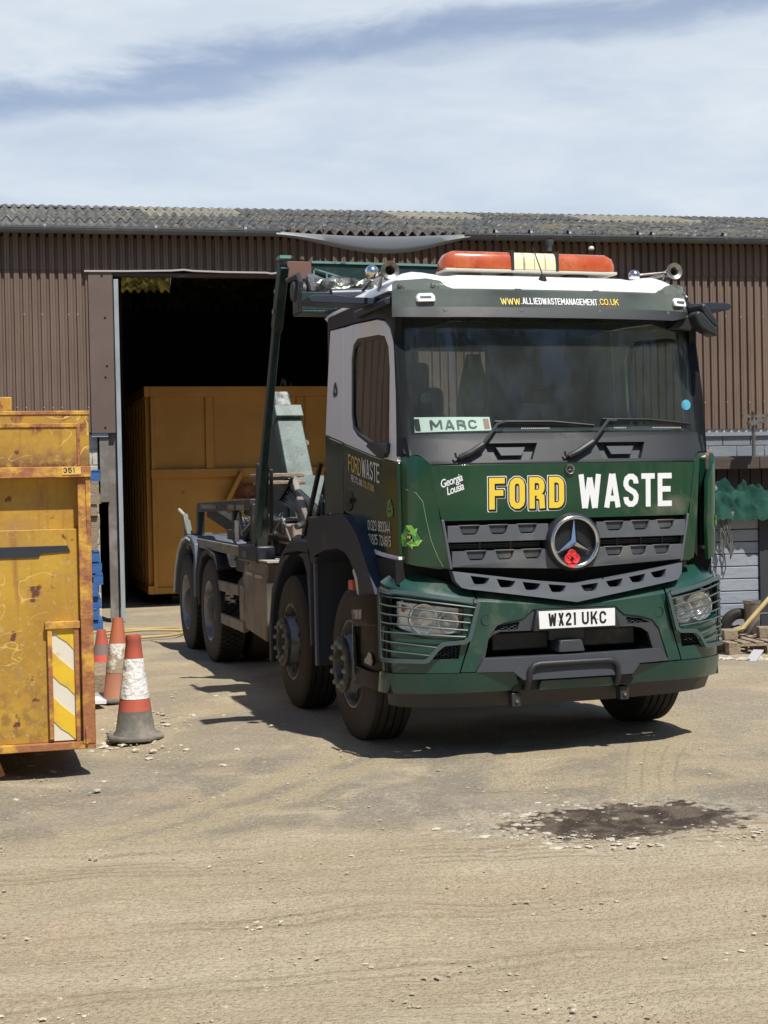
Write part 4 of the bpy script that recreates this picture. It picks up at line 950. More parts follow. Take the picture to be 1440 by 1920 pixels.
MB().add(*slab((-.13, 7.15, 2.55), (-.13, 7.32, 2.76), .19, .17, .14)).build('hook_jib', mat('scuffed_hook', (.22, .24, .22), .5, .2, var=((.06, .06, .055), 9, .45, .6)), jm, bevel=.02)
MB().prism([(6.75, 1.25), (7.22, 2.52), (7.42, 2.50), (7.75, 1.9), (7.95, 1.25)], 'yz', -.19, -.155).prism([(6.9, 1.25), (7.0, 1.7), (7.4, 1.7), (7.6, 1.25)], 'yz', .155, .18).build('jib_side_plate', m_mast, jm, bevel=.01)
cm = MB()
for x in (-.10, .07): cm.lathe([(.035, -.02), (.028, -.022), (0, -.015)], (x, 6.96, 2.24), (0, -.91, .41), 16)
cm.build('jib_hole', m_dkst, jm)
MB().tube([(-.55, 5.3, 1.78), (-.62, 4.2, 1.58), (-.66, 3.2, 1.36)], .05, 12).build('hydraulic_ram', mat('black_ram', (.02, .02, .022), .3), truck)
hs = MB()
for k in range(6):
    o = k*.03; hs.tube([(-.50-o, 5.2-.1*k, 1.84), (-.62-o*.5, 5.0, 1.72-.02*k), (-.66, 4.3, 1.55-.01*k), (-.70+o*.5, 3.5, 1.40), (-.7, 3.0, 1.33)], .014, 6)
for k in range(7):
    a = random.uniform(3.0, 7.0); hs.tube([(-.7-.05*k % .2, a, 1.28), (-.6, a+.3, 1.36+random.uniform(0, .08)), (-.75, a+.6, 1.30), (-.8, a+1.0, 1.26)], .012, 6)
for k in range(4): hs.tube([(-.95, 4.4+.1*k, 1.10), (-.9, 4.0, 1.02-.02*k), (-.85, 3.5, 1.12), (-.8, 3.3, 1.2)], .013, 6)
hs.build('hydraulic_hose', m_blkpl, truck, smooth=60)
MB().box(-.82, -.42, 5.15, 5.75, 1.84, 1.88).box(-.8, -.42, 5.1, 5.7, 1.77, 1.81).build('pale_rest_pad', m_wood, truck, bevel=.01)
MB().box(-.78, -.70, 5.4, 5.5, 1.2, 1.78).build('rest_post', m_dkst, truck)
MB().prism([(3.65, 1.26), (3.85, 1.26), (4.35, 1.62), (4.28, 1.66)], 'yz', -.72, -.66).prism([(4.2, 1.26), (4.5, 1.26), (4.95, 1.8), (4.88, 1.85)], 'yz', -.62, -.56).build('hinge_link', m_dust, truck, bevel=.01)
MB().box(-.85, -.50, 3.9, 4.5, 1.24, 1.42).box(-.85, -.50, 4.75, 5.3, 1.24, 1.46).build('pivot_housing', mat('tan_dusty_steel', (.42, .33, .26), .7, var=((.2, .17, .14), 5, .4, .7)), truck, bevel=.02)
MB().box(-.95, -.5, 2.55, 3.0, 1.34, 1.50).build('valve_block', m_dkst, truck, bevel=.01)
vb = MB()
for k in range(9): vb.tube([(-.93+.05*k, 2.6+.03*(k % 3), 1.48), (-.93+.05*k, 2.6, 1.60+.02*(k % 4)), (-.9+.05*k, 2.75, 1.66)], .016, 8)
for k in range(6): vb.beam((-.95+.07*k, 3.1, 1.35), (-.9+.07*k, 2.75, 1.92-.04*k), .03, .03)
vb.box(-.95, -.55, 2.2, 2.26, 1.72, 1.80).box(-.98, -.92, 2.3, 2.36, 1.35, 1.85)
vb.build('valve_levers', m_dkst, truck)
ck = MB(); rc = random.Random(3)
for k in range(26):
    y = rc.uniform(3.2, 6.8); x = rc.uniform(-.95, -.45); z = rc.uniform(1.26, 1.42); s_ = rc.uniform(.03, .09)
    ck.mark()
    if rc.random() < .5: ck.box(x-s_, x+s_, y-s_*1.5, y+s_*1.5, z-s_*.6, z+s_*.6)
    else: ck.lathe([(0, -s_), (s_*.5, -s_), (s_*.5, s_), (0, s_)], (x, y, z), (rc.choice((0, 1)), 1, rc.uniform(0, .5)), 12)
ck.split('hydraulic_fitting', m_chas, truck, bevel=.006)
ck = MB()
for k in range(12):
    ck.mark(); y = rc.uniform(3.4, 6.6); x = rc.uniform(-.95, -.6); P = [(x, y, 1.28)]
    for i in range(4): y += rc.uniform(.1, .35); x += rc.uniform(-.12, .12); P.append((min(max(x, -1.02), -.4), y, 1.3+rc.uniform(0, .22)))
    ck.tube(P, rc.choice((.009, .013, .017)), 7)
ck.split('hydraulic_pipe', mat('pale_pipe', (.22, .22, .20), .5, .3), truck, smooth=60)
MB().box(-.75, .75, 2.02, 2.15, 1.4, 2.0).build('air_intake_housing', m_void, truck)
# --- sheeting mast, crossbar, roller tray
mast = MB()
def bar2(p, q, w, h): mast.beam(p, q, w, h, (0, 1, 0))
bar2((-1.10, 3.02, 3.50), (-1.10, 3.30, 3.02), .075, .11); bar2((-1.10, 3.30, 3.04), (-1.10, 4.24, 1.25), .06, .085)
mo = mast.build('sheeting_mast', m_mast, truck, bevel=.008)
MB().beam((-1.06, 4.22, 1.22), (-1.06, 4.10, 1.95), .10, .09, (0, 1, 0)).beam((-.95, 4.3, 1.22), (-.98, 4.12, 1.9), .03, .03, (0, 1, 0)).build('mast_pivot_bracket', m_dkst, truck, bevel=.006)
MB().beam((-1.145, 3.0, 3.555), (-1.055, 3.0, 3.555), .12, .025).box(-1.14, -1.135, 3.16, 3.20, 3.30, 3.33).box(-1.15, -1.14, 3.2, 3.24, 3.14, 3.17).build('mast_cap', m_beamt, truck)
xb = MB().box(-.86, .95, 3.06, 3.12, 3.40, 3.525).build('sheet_crossbar', m_mast, truck, bevel=.004)
MB().box(-.86, .95, 3.045, 3.135, 3.527, 3.545).build('crossbar_top', m_beamt, xb)
MB().box(-1.06, -.86, 3.055, 3.125, 3.40, 3.54).build('crossbar_end', mat('brown_steel', (.17, .09, .065), .6), xb, bevel=.004)
MB().box(-.845, -.64, 3.02, 3.05, 3.34, 3.36).beam((-.845, 3.04, 3.35), (-.845, 3.04, 3.47), .012, .012).beam((-.74, 3.04, 3.35), (-.74, 3.04, 3.45), .012, .012).beam((-.84, 3.04, 3.48), (-.62, 3.04, 3.42), .012, .012).build('crossbar_bracket', m_beamt, xb)
MB().lathe([(0, -.03), (.02, -.03), (.022, -.01), (.03, -.01), (.03, .0)], (-.36, 3.06, 3.455), (0, 1, 0), 16).build('crossbar_bolt', m_mast, xb)
MB().box(-1.18, .9, 2.16, 2.42, 3.02, 3.04).box(-1.18, .9, 2.16, 2.175, 3.04, 3.175).box(-1.18, -1.17, 2.16, 2.42, 3.02, 3.20).build('roller_tray', m_mast, truck, bevel=.004)
tr_ = MB(); pts = []
for i in range(40):
    x = -1.08+i*.05; tr_.v.append
base = []
nn = 22
for i in range(41):
    x = -1.10+i*.048
    for k in range(nn):
        t = 2*math.pi*k/nn; r = .09+.022*math.sin(x*23+k*1.3)+.014*math.sin(x*61+k*2.9)+rng.uniform(-.006, .006)
        base.append((x, 2.30+r*1.1*math.cos(t), 3.19+r*math.sin(t)+(.05*max(0, -.55-x) if math.sin(t) > 0 else 0)))
f_ = [(i*nn+k, (i+1)*nn+k, (i+1)*nn+(k+1) % nn, i*nn+(k+1) % nn) for i in range(40) for k in range(nn)]+[tuple(range(nn))]
MB().add(base, f_).build('rolled_sheet', m_tar, truck, smooth=50)
MB().tube([(-1.17, 2.6, 3.32), (-1.16, 2.3, 3.32), (-1.17, 2.2, 3.25), (-1.17, 2.25, 3.05)], .02, 8).lathe([(0, 0), (.07, 0), (.08, .02), (.08, .1), (.05, .12), (0, .12)], (-1.20, 2.35, 3.20), (1, 0, 0), 16).build('roller_motor', m_dkst, truck)
MB().tube([(-.98, 2.05, 3.14), (-.55, 2.05, 3.16), (-.2, 2.05, 3.17)], .045, 10).build('tarp_tube', mat('dark_tube', (.05, .055, .07), .35), truck)
MB().beam((-.72, 2.9, 3.31), (-.42, 2.8, 3.33), .05, .04).build('tarp_batten', mat('ochre_batten', (.28, .20, .06), .7), truck)

# --- roof furniture: light bar, horns, aerial, side arms
lb = empty('light_bar'); lb.parent = truck
def lens(x0, x1, m, nm, e0=0, e1=0):
    v = []; n = 12; prof = [(.0, 0), (.0, .035), (.006, .085), (.022, .108), (.05, .118), (.10, .122), (.15, .118), (.178, .108), (.194, .085), (.20, .035), (.20, 0)]
    st = [(x0, e0), (x0+.03, e0*.35), (x0+.08, 0), (x1-.08, 0), (x1-.03, e1*.35), (x1, e1)]
    for x, e in st:
        for y, z in prof: v.append((x, .60+.10+(y-.10)*(1-e*.55), 3.135+z*(1-e*.5)))
    k = len(prof)
    f = [(i*k+j, i*k+j+1, (i+1)*k+j+1, (i+1)*k+j) for i in range(5) for j in range(k-1)]+[tuple(range(k)), tuple(range(5*k, 6*k))]
    return MB().add(v, f).build(nm, m, lb, smooth=45)
lens(-.61, -.145, m_amber, 'amber_lens', 1, 0); lens(.195, .63, m_amber, 'amber_lens', 0, 1); lens(-.125, .02, m_creaml, 'cream_lens'); lens(.024, .175, m_creaml, 'cream_lens')
MB().mark().box(-.145, -.125, .597, .803, 3.13, 3.260).mark().box(.175, .195, .597, .803, 3.13, 3.260).split('lens_divider', m_blkpl, lb)
MB().box(-.605, .625, .60, .80, 3.116, 3.134).build('bar_base', mat('cream_bar_base', (.55, .52, .42), .5, dust=.2), lb, bevel=.005)
MB().mark().box(-.18, -.12, .63, .78, 3.07, 3.112).mark().box(.28, .42, .63, .78, 3.07, 3.112).mark().box(-.45, -.30, .75, .80, 3.07, 3.112).split('bar_foot', m_blkpl, lb)
def horn(c, r, L, parent, nm='air_horn'):
    x, y, z = c
    return MB().lathe([(r*.55, -.0), (r*.8, -.006), (r, -.01), (r*1.04, -.004), (r*1.02, .004), (r*.8, .03), (r*.5, .08), (r*.32, .16), (r*.24, .3), (r*.24, L), (0, L)], c, (0, 1, 0), 36).lathe([(r*.55, 0), (r*.42, .02), (r*.3, .08), (r*.12, .1), (0, .1)], c, (0, 1, 0), 24).build(nm, m_dullsteel, parent, smooth=60)
horn((-1.03, .46, 3.085), .058, .45, truck); horn((1.055, .60, 3.15), .055, .45, truck)
MB().lathe([(.045*math.cos(t), -.045*math.sin(t)) for t in [i*math.pi/16-math.pi/2 for i in range(17)]], (-1.15, .46, 3.07), (0, 1, 0), 24).build('horn_dome', m_chrome, truck, smooth=60)
MB().lathe([(.04*math.cos(t), -.04*math.sin(t)) for t in [i*math.pi/16-math.pi/2 for i in range(17)]], (.76, .62, 3.115), (0, 1, 0), 24).build('horn_dome', m_chrome, truck, smooth=60)
MB().mark().tube([(.78, .62, 3.12), (1.02, .62, 3.145)], .008, 8).tube([(1.02, .66, 3.14), (.98, .66, 3.07)], .008, 8).mark().tube([(-1.03, .62, 3.07), (-1.05, .66, 2.98)], .012, 8).tube([(-1.12, .56, 3.04), (-1.14, .7, 2.99)], .012, 8).split('horn_bracket', m_dullsteel, truck)
MB().lathe([(0, .05), (.012, .048), (.035, .0), (.036, -.01)], (-.035, .35, 3.02), (0, -.3, 1), 20).tube([(-.035, .34, 3.06), (-.10, .345, 3.24)], .004, 6).build('roof_aerial', m_blkpl, truck)
for sx in (-1, 1):
    arm = [(1.02, .0), (1.15, .0), (1.26, .004), (1.34, .014), (1.48, .012), (1.52, -.003), (1.50, -.034), (1.3, -.04), (1.02, -.04)]
    yc = .74
    MB().prism([(sx*x, 2.935+z) for x, z in arm], 'xz', yc-.10, yc+.14).build('camera_mirror_arm', m_fend, truck, bevel=.018, seg=3)
MB().prism([(-1.05, 2.915), (-1.09, 2.90), (-1.09, 2.86), (-1.04, 2.86)], 'xz', .40, 1.1).build('mirror_arm_mount', m_fend, truck, bevel=.008)
# front kerb mirrors on the right screen corner
def wedge(P, y0, y1): return MB().prism(P, 'xz', y0, y1)
km = wedge([(.985, 2.865), (1.02, 2.87), (1.075, 2.80), (1.115, 2.74), (1.11, 2.715), (1.07, 2.73), (1.0, 2.80)], .12, .30).build('kerb_mirror', m_blkpl, truck, bevel=.012)
wedge([(.90, 2.79), (.925, 2.815), (.96, 2.80), (1.06, 2.70), (1.07, 2.655), (1.04, 2.65), (.96, 2.69), (.915, 2.74)], .05, .16).build('mirror_head', m_blkpl, km, bevel=.015)
MB().prism([(.80, 2.71), (.93, 2.80), (1.0, 2.80), (.96, 2.70), (.90, 2.71)], 'xz', .22, .27).build('mirror_stem', m_blkpl, km, bevel=.006)

# --- cab interior
MB().prism([(.30, 2.06), (.62, 2.10), (.80, 2.02), (.85, 1.7), (.35, 1.7)], 'yz', -1.03, 1.03).build('dashboard', m_dark, truck, bevel=.02)
for x, nm in ((-.55, 'driver_seat'), (.55, 'passenger_seat')):
    s_ = MB().box(x-.24, x+.24, 1.05, 1.55, 1.65, 1.85).box(x-.23, x+.23, 1.45, 1.62, 1.85, 2.42).build(nm, mat('seat_cloth', (.02, .022, .028), .9), truck, bevel=.05, seg=3)
    MB().box(x-.14, x+.14, 1.50, 1.60, 2.40, 2.60).build('headrest', mat('seat_cloth', (.02, .022, .028)), s_, bevel=.04, seg=3)
MB().tube([(-.55+.21*math.cos(t), .95+.09*math.sin(t), 2.02+.17*math.sin(t)) for t in [i*math.pi/14 for i in range(28)]], .016, 8, closed=True).build('steering_wheel', m_dark, truck)
MB().lathe([(.03, 0), (.034, -.01), (.024, -.012), (.022, 0), (0, 0)], (-.80, .50, 2.28), (0, 1, 0), 24).build('dash_gauge', m_gry, truck)
MB().box(-.9, -.5, .60, .63, 2.115, 2.13).build('dash_shelf_edge', m_gry, truck)
def top_on_truck(name, mb, m, label, cat, **k):
    o = mb.build(name, m, None, **k); o.matrix_world = M_T.copy(); return tag(o, label, cat)
nf = lambda a, z, d: (a, FY(a, z)+.035+d+(z-2.08)*.25, z)
npx = top_on_truck('name_board', MB().wrap([(-.965, 2.048), (-.485, 2.055), (-.485, 2.140), (-.965, 2.145)], nf, .006, 0, .2), m_plate, 'white name board reading MARC lying inside the lorry windscreen', 'name board')
a = MB(); text(a, 'MARC', -.865, 2.066, -.575, .058, nf, -.002, .2, gap=.3); a.build('board_lettering', m_blk, npx, smooth=0)
MB().wrap([(-.955, 2.060), (-.925, 2.060), (-.925, 2.134), (-.955, 2.134)], nf, .001, -.002, 1).build('board_black_panel', m_blk, npx)
MB().wrap([(-.53, 2.066), (-.495, 2.066), (-.495, 2.130), (-.53, 2.130)], nf, .001, -.002, 1).build('board_red_mark', mat('faded_red', (.5, .2, .2), .5), npx)
tb = top_on_truck('dash_tablet', MB().box(-.14, .12, .50, .53, 2.10, 2.245), mat('black_tablet', (.01, .01, .012), .25), 'black tablet standing in the middle of the lorry dashboard behind the glass', 'tablet', bevel=.01)
MB().box(.005, .03, .494, .499, 2.16, 2.185).build('tablet_mark', m_gry, tb)
jk = MB(); v = []; n = 16
for i in range(9):
    z = 2.68-i*.065
    for k in range(n):
        t = 2*math.pi*k/n; r = (.05+.013*i)*(1+.18*math.sin(k*2.7+i*.5)); v.append((.0+r*math.cos(t), 1.72+r*.5*math.sin(t), z))
jk.add(v, [(i*n+k, (i+1)*n+k, (i+1)*n+(k+1) % n, i*n+(k+1) % n) for i in range(8) for k in range(n)])
top_on_truck('hanging_jacket', jk, mat('olive_jacket', (.17, .22, .03), .8, bump=(.3, 20)), 'olive yellow jacket hanging at the back of the lorry cab', 'jacket')
MB().box(.16, .75, 1.80, 1.89, 2.0, 2.74).build('cab_locker', m_dark, truck)

# ------------------------------------------------------------------ the shed (frame: x along the front, y into the building)
BY, BYAW = 20.95592, .201312
M_B = Matrix.Translation((0, BY, 0)) @ Matrix.Rotation(BYAW, 4, 'Z')
shed = empty('corrugated_shed', (0, BY, 0), BYAW, 'long brown corrugated farm shed with mossy cement roof and open dark doorway', 'shed')
m_clad = mat('brown_cladding', (.142, .093, .066), .55, var=((.175, .122, .090), .8, .35, .7), var2=((.09, .065, .055), 3, .62, .8))
def sheets(m, wdt):
    nt = m.node_tree; N = nt.nodes; L = nt.links; b = N['Principled BSDF']; cur = b.inputs['Base Color'].links[0].from_socket
    tc = N.new('ShaderNodeTexCoord'); sp = N.new('ShaderNodeSeparateXYZ'); L.new(tc.outputs['Object'], sp.inputs[0])
    d = N.new('ShaderNodeMath'); d.operation = 'DIVIDE'; d.inputs[1].default_value = wdt; L.new(sp.outputs[0], d.inputs[0]); fl = N.new('ShaderNodeMath'); fl.operation = 'FLOOR'; L.new(d.outputs[0], fl.inputs[0])
    wn = N.new('ShaderNodeTexWhiteNoise'); wn.noise_dimensions = '1D'; L.new(fl.outputs[0], wn.inputs['W']); mr = N.new('ShaderNodeMapRange'); L.new(wn.outputs[0], mr.inputs[0]); mr.inputs[3].default_value = .84; mr.inputs[4].default_value = 1.12
    hs = N.new('ShaderNodeHueSaturation'); L.new(mr.outputs[0], hs.inputs['Value']); L.new(cur, hs.inputs['Color'])
    mp = N.new('ShaderNodeMapping'); mp.inputs['Scale'].default_value = (26, 26, .7); L.new(tc.outputs['Object'], mp.inputs[0]); n = N.new('ShaderNodeTexNoise'); n.inputs['Scale'].default_value = 1; n.inputs['Detail'].default_value = 6; L.new(mp.outputs[0], n.inputs[0])
    m2 = N.new('ShaderNodeMapRange'); L.new(n.outputs[0], m2.inputs[0]); m2.inputs[1].default_value = .45; m2.inputs[2].default_value = .75; m2.inputs[4].default_value = .55
    mx = N.new('ShaderNodeMix'); mx.data_type = 'RGBA'; L.new(m2.outputs[0], mx.inputs[0]); L.new(hs.outputs[0], mx.inputs[6]); mx.inputs[7].default_value = (.085, .062, .052, 1)
    L.new(mx.outputs[2], b.inputs['Base Color'])
sheets(m_clad, .93)
m_flash = mat('brown_flashing', (.125, .088, .072), .5, var=((.15, .11, .09), 1.5, .4, .7))
m_gut = mat('grey_gutter', (.085, .092, .10), .45, dust=.1)
def roof_mat():
    m = mat('cement_roof', (.085, .085, .08), .95, var=((.165, .165, .15), 3.2, .42, .68, 9), var2=((.035, .033, .028), 5.0, .50, .62, 9), bump=(.5, 22))
    nt = m.node_tree; N = nt.nodes; L = nt.links; b = N['Principled BSDF']; cur = b.inputs['Base Color'].links[0].from_socket
    tc = N.new('ShaderNodeTexCoord')
    for col, sc, lo, hi in (((.17, .15, .09), 1.3, .56, .64), ((.36, .36, .32), 9, .63, .67), ((.20, .185, .11), 4, .66, .74)):
        n = N.new('ShaderNodeTexNoise'); n.inputs['Scale'].default_value = sc; n.inputs['Detail'].default_value = 9; L.new(tc.outputs['Object'], n.inputs[0])
        mr = N.new('ShaderNodeMapRange'); L.new(n.outputs[0], mr.inputs[0]); mr.inputs[1].default_value = lo; mr.inputs[2].default_value = hi
        mx = N.new('ShaderNodeMix'); mx.data_type = 'RGBA'; L.new(mr.outputs[0], mx.inputs[0]); L.new(cur, mx.inputs[6]); mx.inputs[7].default_value = col+(1,); cur = mx.outputs[2]
    L.new(cur, b.inputs['Base Color'])
    return m
m_roof = roof_mat()
m_block = mat('grey_painted_block', (.17, .19, .22), .7, var=((.23, .25, .28), 2, .4, .7), bump=(.4, 50))
m_block2 = mat('cream_block', (.52, .49, .40), .8, var=((.38, .36, .30), 5, .4, .7), bump=(.4, 50))
def cladding(x0, x1, z0, z1, yoff=0, zig=False, dep=.038):
    """trapezoid ribs, crests toward the viewer (negative y)"""
    p = .1165; mb = MB(); xs = []
    n0 = math.floor(x0/p); n1 = math.ceil(x1/p)
    for i in range(n0, n1):
        b = i*p
        xs += [(b, 0), (b+.027, 0), (b+.040, -dep), (b+.068, -dep), (b+.071, -dep+.004), (b+.074, -dep), (b+.103, -dep), (b+.1160, 0)]
    xs = [q for q in xs if x0 <= q[0] <= x1]
    v = []; 
    for x, y in xs: v += [(x, y+yoff, z0), (x, y+yoff, z1), (x, y+yoff+.006, z0), (x, y+yoff+.006, z1)]
    f = []
    for i in range(len(xs)-1):
        a, b = 4*i, 4*i+4; f += [(a, b, b+1, a+1), (a+2, a+3, b+3, b+2), (a, a+2, b+2, b)]
    return mb.add(v, f)
DX0, DX1 = -3.66, .55
cladding(-15, DX0-.02, 2.56, 4.86).build('wall_cladding', m_clad, shed, smooth=0)
cladding(DX1, 15, 2.50, 4.86).build('wall_cladding', m_clad, shed, smooth=0)
cladding(-15, 15, 4.74, 5.34, -.014).build('upper_cladding', m_clad, shed, smooth=0)
# screws
sm = MB()
for (a, b) in ((-15, -3.95), (DX1+.3, 15)):
    for z in (4.15, 2.9):
        x = a
        while x < b:
            xx = math.floor(x/.1165)*.1165+.046; sm.lathe([(0, -.012), (.009, -.010), (.011, 0)], (xx, -.030, z+random.uniform(-.008, .008)), (0, 1, 0), 8); x += random.choice((.1165, .233, .35))
sm.build('cladding_screw', mat('pale_screw', (.35, .30, .26), .5), shed)
fl = MB().box(-4.0, -3.675, -.075, -.036, 2.55, 4.725).box(-4.0, -3.95, -.045, -.03, 2.55, 4.72).box(-3.69, -3.675, -.075, .10, 2.55, 4.725)
flo = fl.build('door_flashing', m_flash, shed, bevel=.004)
sm = MB()
for z in (4.66, 4.10, 3.45, 3.30, 2.62): sm.lathe([(0, -.006), (.014, -.005), (.016, 0)], (-3.80+random.uniform(-.02, .03), -.075, z), (0, 1, 0), 10)
sm.build('flashing_screw', m_blk, flo)
# lintel drip edge, pale and slightly bent
lt = MB(); xs = [-4.05, -3.5, -2.9, -2.72, -2.6, -2.2, -1.6, -1.52, -1.45, -1.0, -.2, .55]
dz = [0, .004, .016, .03, .016, .004, .0, -.012, .0, .004, 0, .0]
for i in range(len(xs)-1): lt.beam((xs[i], -.075, 4.722+dz[i]), (xs[i+1], -.075, 4.722+dz[i+1]), .045, .022)
lt.build('lintel_drip_edge', mat('pale_drip_edge', (.42, .38, .35), .5), shed)
MB().box(-4.0, .55, -.06, .10, 4.665, 4.705).build('lintel_beam', mat('dark_brown_beam', (.05, .035, .03), .6), shed)
# door posts
MB().box(-3.665, -3.605, -.06, .16, 0, 4.62).build('door_post', mat('galvanised_post', (.40, .44, .455), .45, .3, var=((.22, .25, .27), 3, .45, .7), stretch=(1, 1, .3)), shed, bevel=.003)
MB().box(-3.80, -3.67, .02, .14, 0, 2.56).box(-3.90, -3.78, -.02, .05, 1.62, 2.50).build('door_post', mat('brown_grey_post', (.16, .14, .12), .7, var=((.28, .27, .25), 3, .45, .7), bump=(.2, 20)), shed, bevel=.004)
MB().box(-4.0, -3.78, -.05, -.01, 2.50, 2.56).build('sill_bracket', mat('pale_blue_steel', (.32, .38, .42), .5), shed)
MB().box(DX1-.02, DX1+.16, -.05, .15, 0, 4.62).build('door_post', m_flash, shed, bevel=.004)
# block walls
def blocks(x0, x1, z0, z1, y, m, name, w=.44, h=.215):
    mb = MB(); r = 0; z = z1
    while z > z0+.02:
        zb = max(z-h, z0); x = x0-(w/2 if r % 2 else 0)
        while x < x1:
            a, b = max(x, x0), min(x+w, x1)
            if b-a > .03: mb.box(a+.004, b-.004, y-random.uniform(0, .006), y+.12, zb+.004, z-.004)
            x += w
        z -= h; r += 1
    mb.build(name, m, shed, bevel=.006, seg=1)
    MB().box(x0, x1, y+.012, y+.11, z0, z1).build('mortar', m, shed)
blocks(-15, -5.1, 0, 2.55, .07, mat('block_darkened_for_reflection', (.07, .055, .045), .8), 'block_wall'); blocks(-5.1, -3.92, 0, 2.55, .07, m_block2, 'block_wall'); blocks(DX1+.16, 15, 0, 2.47, .02, m_block, 'block_wall')  # hidden far-left stretch coloured dark to dim its reflection in the cab door
cladding(DX1+.1, 15, 2.44, 2.56, .010, dep=.02).build('pale_infill', mat('pale_grey_infill', (.42, .44, .46), .6), shed, smooth=0)
MB().box(DX1+.1, 15, -.02, .0, 2.40, 2.455).build('wall_sill', mat('grey_sill', (.22, .24, .27), .6), shed)
# other walls (never seen, they keep the inside dark)
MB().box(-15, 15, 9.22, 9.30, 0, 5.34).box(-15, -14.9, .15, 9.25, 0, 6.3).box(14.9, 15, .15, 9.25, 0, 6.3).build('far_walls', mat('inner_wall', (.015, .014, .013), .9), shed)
# roof sheets
EZ, SL, RG = 5.315, .25, 4.6
P_ = .146
def sheet(x0, x1, y0, y1, lift, m, name, back=False, par=None, amp=.034, per=8, zj=True):
    n = int(round((x1-x0)/P_*per)); v = []; ys = [y0, y1]
    for i in range(n+1):
        x = x0+(x1-x0)*i/n; w = amp*math.cos(2*math.pi*x/P_)
        for k, y in enumerate(ys):
            z = (EZ+SL*y) if not back else (EZ+SL*RG-SL*(y-RG))
            jit = .006*math.sin(math.floor(x/(P_*6.5))*12.9+y0*7)
            v += [(x, y, z+w+jit+(lift if k == 0 else 0)), (x, y, z+w+jit-.009+(lift if k == 0 else 0))]
    f = []
    for i in range(n):
        a, b = 4*i, 4*i+4; f += [(a, b, b+2, a+2), (a+1, a+3, b+3, b+1), (a, a+1, b+1, b), (a+2, b+2, b+3, a+3)]
    return MB().add(v, f).build(name, m, par or shed, smooth=50)
rows = [(-.235, 1.55), (1.42, 3.05), (2.92, 4.62)]
m_grp = mat('faded_rooflight', (.30, .275, .205), .8, var=((.18, .17, .13), 4, .45, .65), bump=(.3, 20))
rl = {2: [(-3.1, -1.55), (.9, 2.35), (4.2, 6.2)], 1: []}
for r, (y0, y1) in enumerate(rows):
    cuts = rl.get(r, []); x = -15
    for a, b in cuts:
        sheet(x, a, y0, y1, .014, m_roof, 'roof_sheet'); sheet(a, b, y0, y1, .016, m_grp, 'rooflight'); x = b
    sheet(x, 15, y0, y1, .014, m_roof, 'roof_sheet')
def translucent(name, c):
    m = bpy.data.materials.new(name); m.use_nodes = True; nt = m.node_tree; N = nt.nodes; L = nt.links; N.clear()
    o = N.new('ShaderNodeOutputMaterial'); t = N.new('ShaderNodeBsdfTranslucent'); d = N.new('ShaderNodeBsdfDiffuse'); mx = N.new('ShaderNodeMixShader'); mx.inputs[0].default_value = .5
    n = N.new('ShaderNodeTexNoise'); n.inputs['Scale'].default_value = 6; n.inputs['Detail'].default_value = 6; r = N.new('ShaderNodeValToRGB'); r.color_ramp.elements[0].color = tuple(x*.35 for x in c)+(1,); r.color_ramp.elements[0].position = .38; r.color_ramp.elements[1].color = c+(1,); r.color_ramp.elements[1].position = .62
    tc = N.new('ShaderNodeTexCoord'); L.new(tc.outputs['Object'], n.inputs[0]); L.new(n.outputs[0], r.inputs[0]); L.new(r.outputs[0], t.inputs[0]); L.new(r.outputs[0], d.inputs[0])
    L.new(t.outputs[0], mx.inputs[1]); L.new(d.outputs[0], mx.inputs[2]); L.new(mx.outputs[0], o.inputs[0]); return m
sheet(-15, -3.9, RG, 9.4, 0, m_roof, 'roof_sheet', True, per=4); sheet(-2.42, 15, RG, 9.4, 0, m_roof, 'roof_sheet', True, per=4)
sheet(-3.9, -2.42, RG, 6.6, 0, m_roof, 'roof_sheet', True); sheet(-3.9, -2.42, 8.15, 9.4, 0, m_roof, 'roof_sheet', True)
sheet(-3.9, -2.42, 6.55, 8.2, .03, translucent('translucent_rooflight', (.50, .44, .22)), 'rooflight', True)
rp = MB()
n = int(30/P_*4)
ridge_m = mat('ridge_cement', (.13, .13, .12), .95, var=((.24, .24, .22), 3, .45, .7), bump=(.5, 22))
for i in range(n):
    pass
v = []
for i in range(n+1):
    x = -15+30*i/n; w = .02*math.cos(2*math.pi*x/P_)
    for y, dz_ in ((RG-.16, .0), (RG-.05, .035), (RG+.02, .05), (RG+.12, .03), (RG+.2, -.02)):
        v.append((x, y, EZ+SL*RG-SL*abs(y-RG)+w*(1 if y < RG-.1 else .6)+dz_*.5+.012))
rp.add(v, [(i*5+k, (i+1)*5+k, (i+1)*5+k+1, i*5+k+1) for i in range(n) for k in range(4)]).build('ridge_cap', m_roof, shed, smooth=60)
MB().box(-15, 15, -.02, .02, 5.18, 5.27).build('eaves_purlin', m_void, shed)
# inside: posts and rafters just catching light
ib = MB()
for x in (-3.5, 1.2): ib.box(x-.08, x+.08, 4.5, 4.7, 0, 6.2)
for y in (2.3, 6.9): ib.box(-15, 15, y, y+.07, EZ+SL*min(y, 9.2-y)-.2, EZ+SL*min(y, 9.2-y)-.06)
ib.build('roof_purlin', mat('dim_timber', (.05, .04, .03), .8), shed)
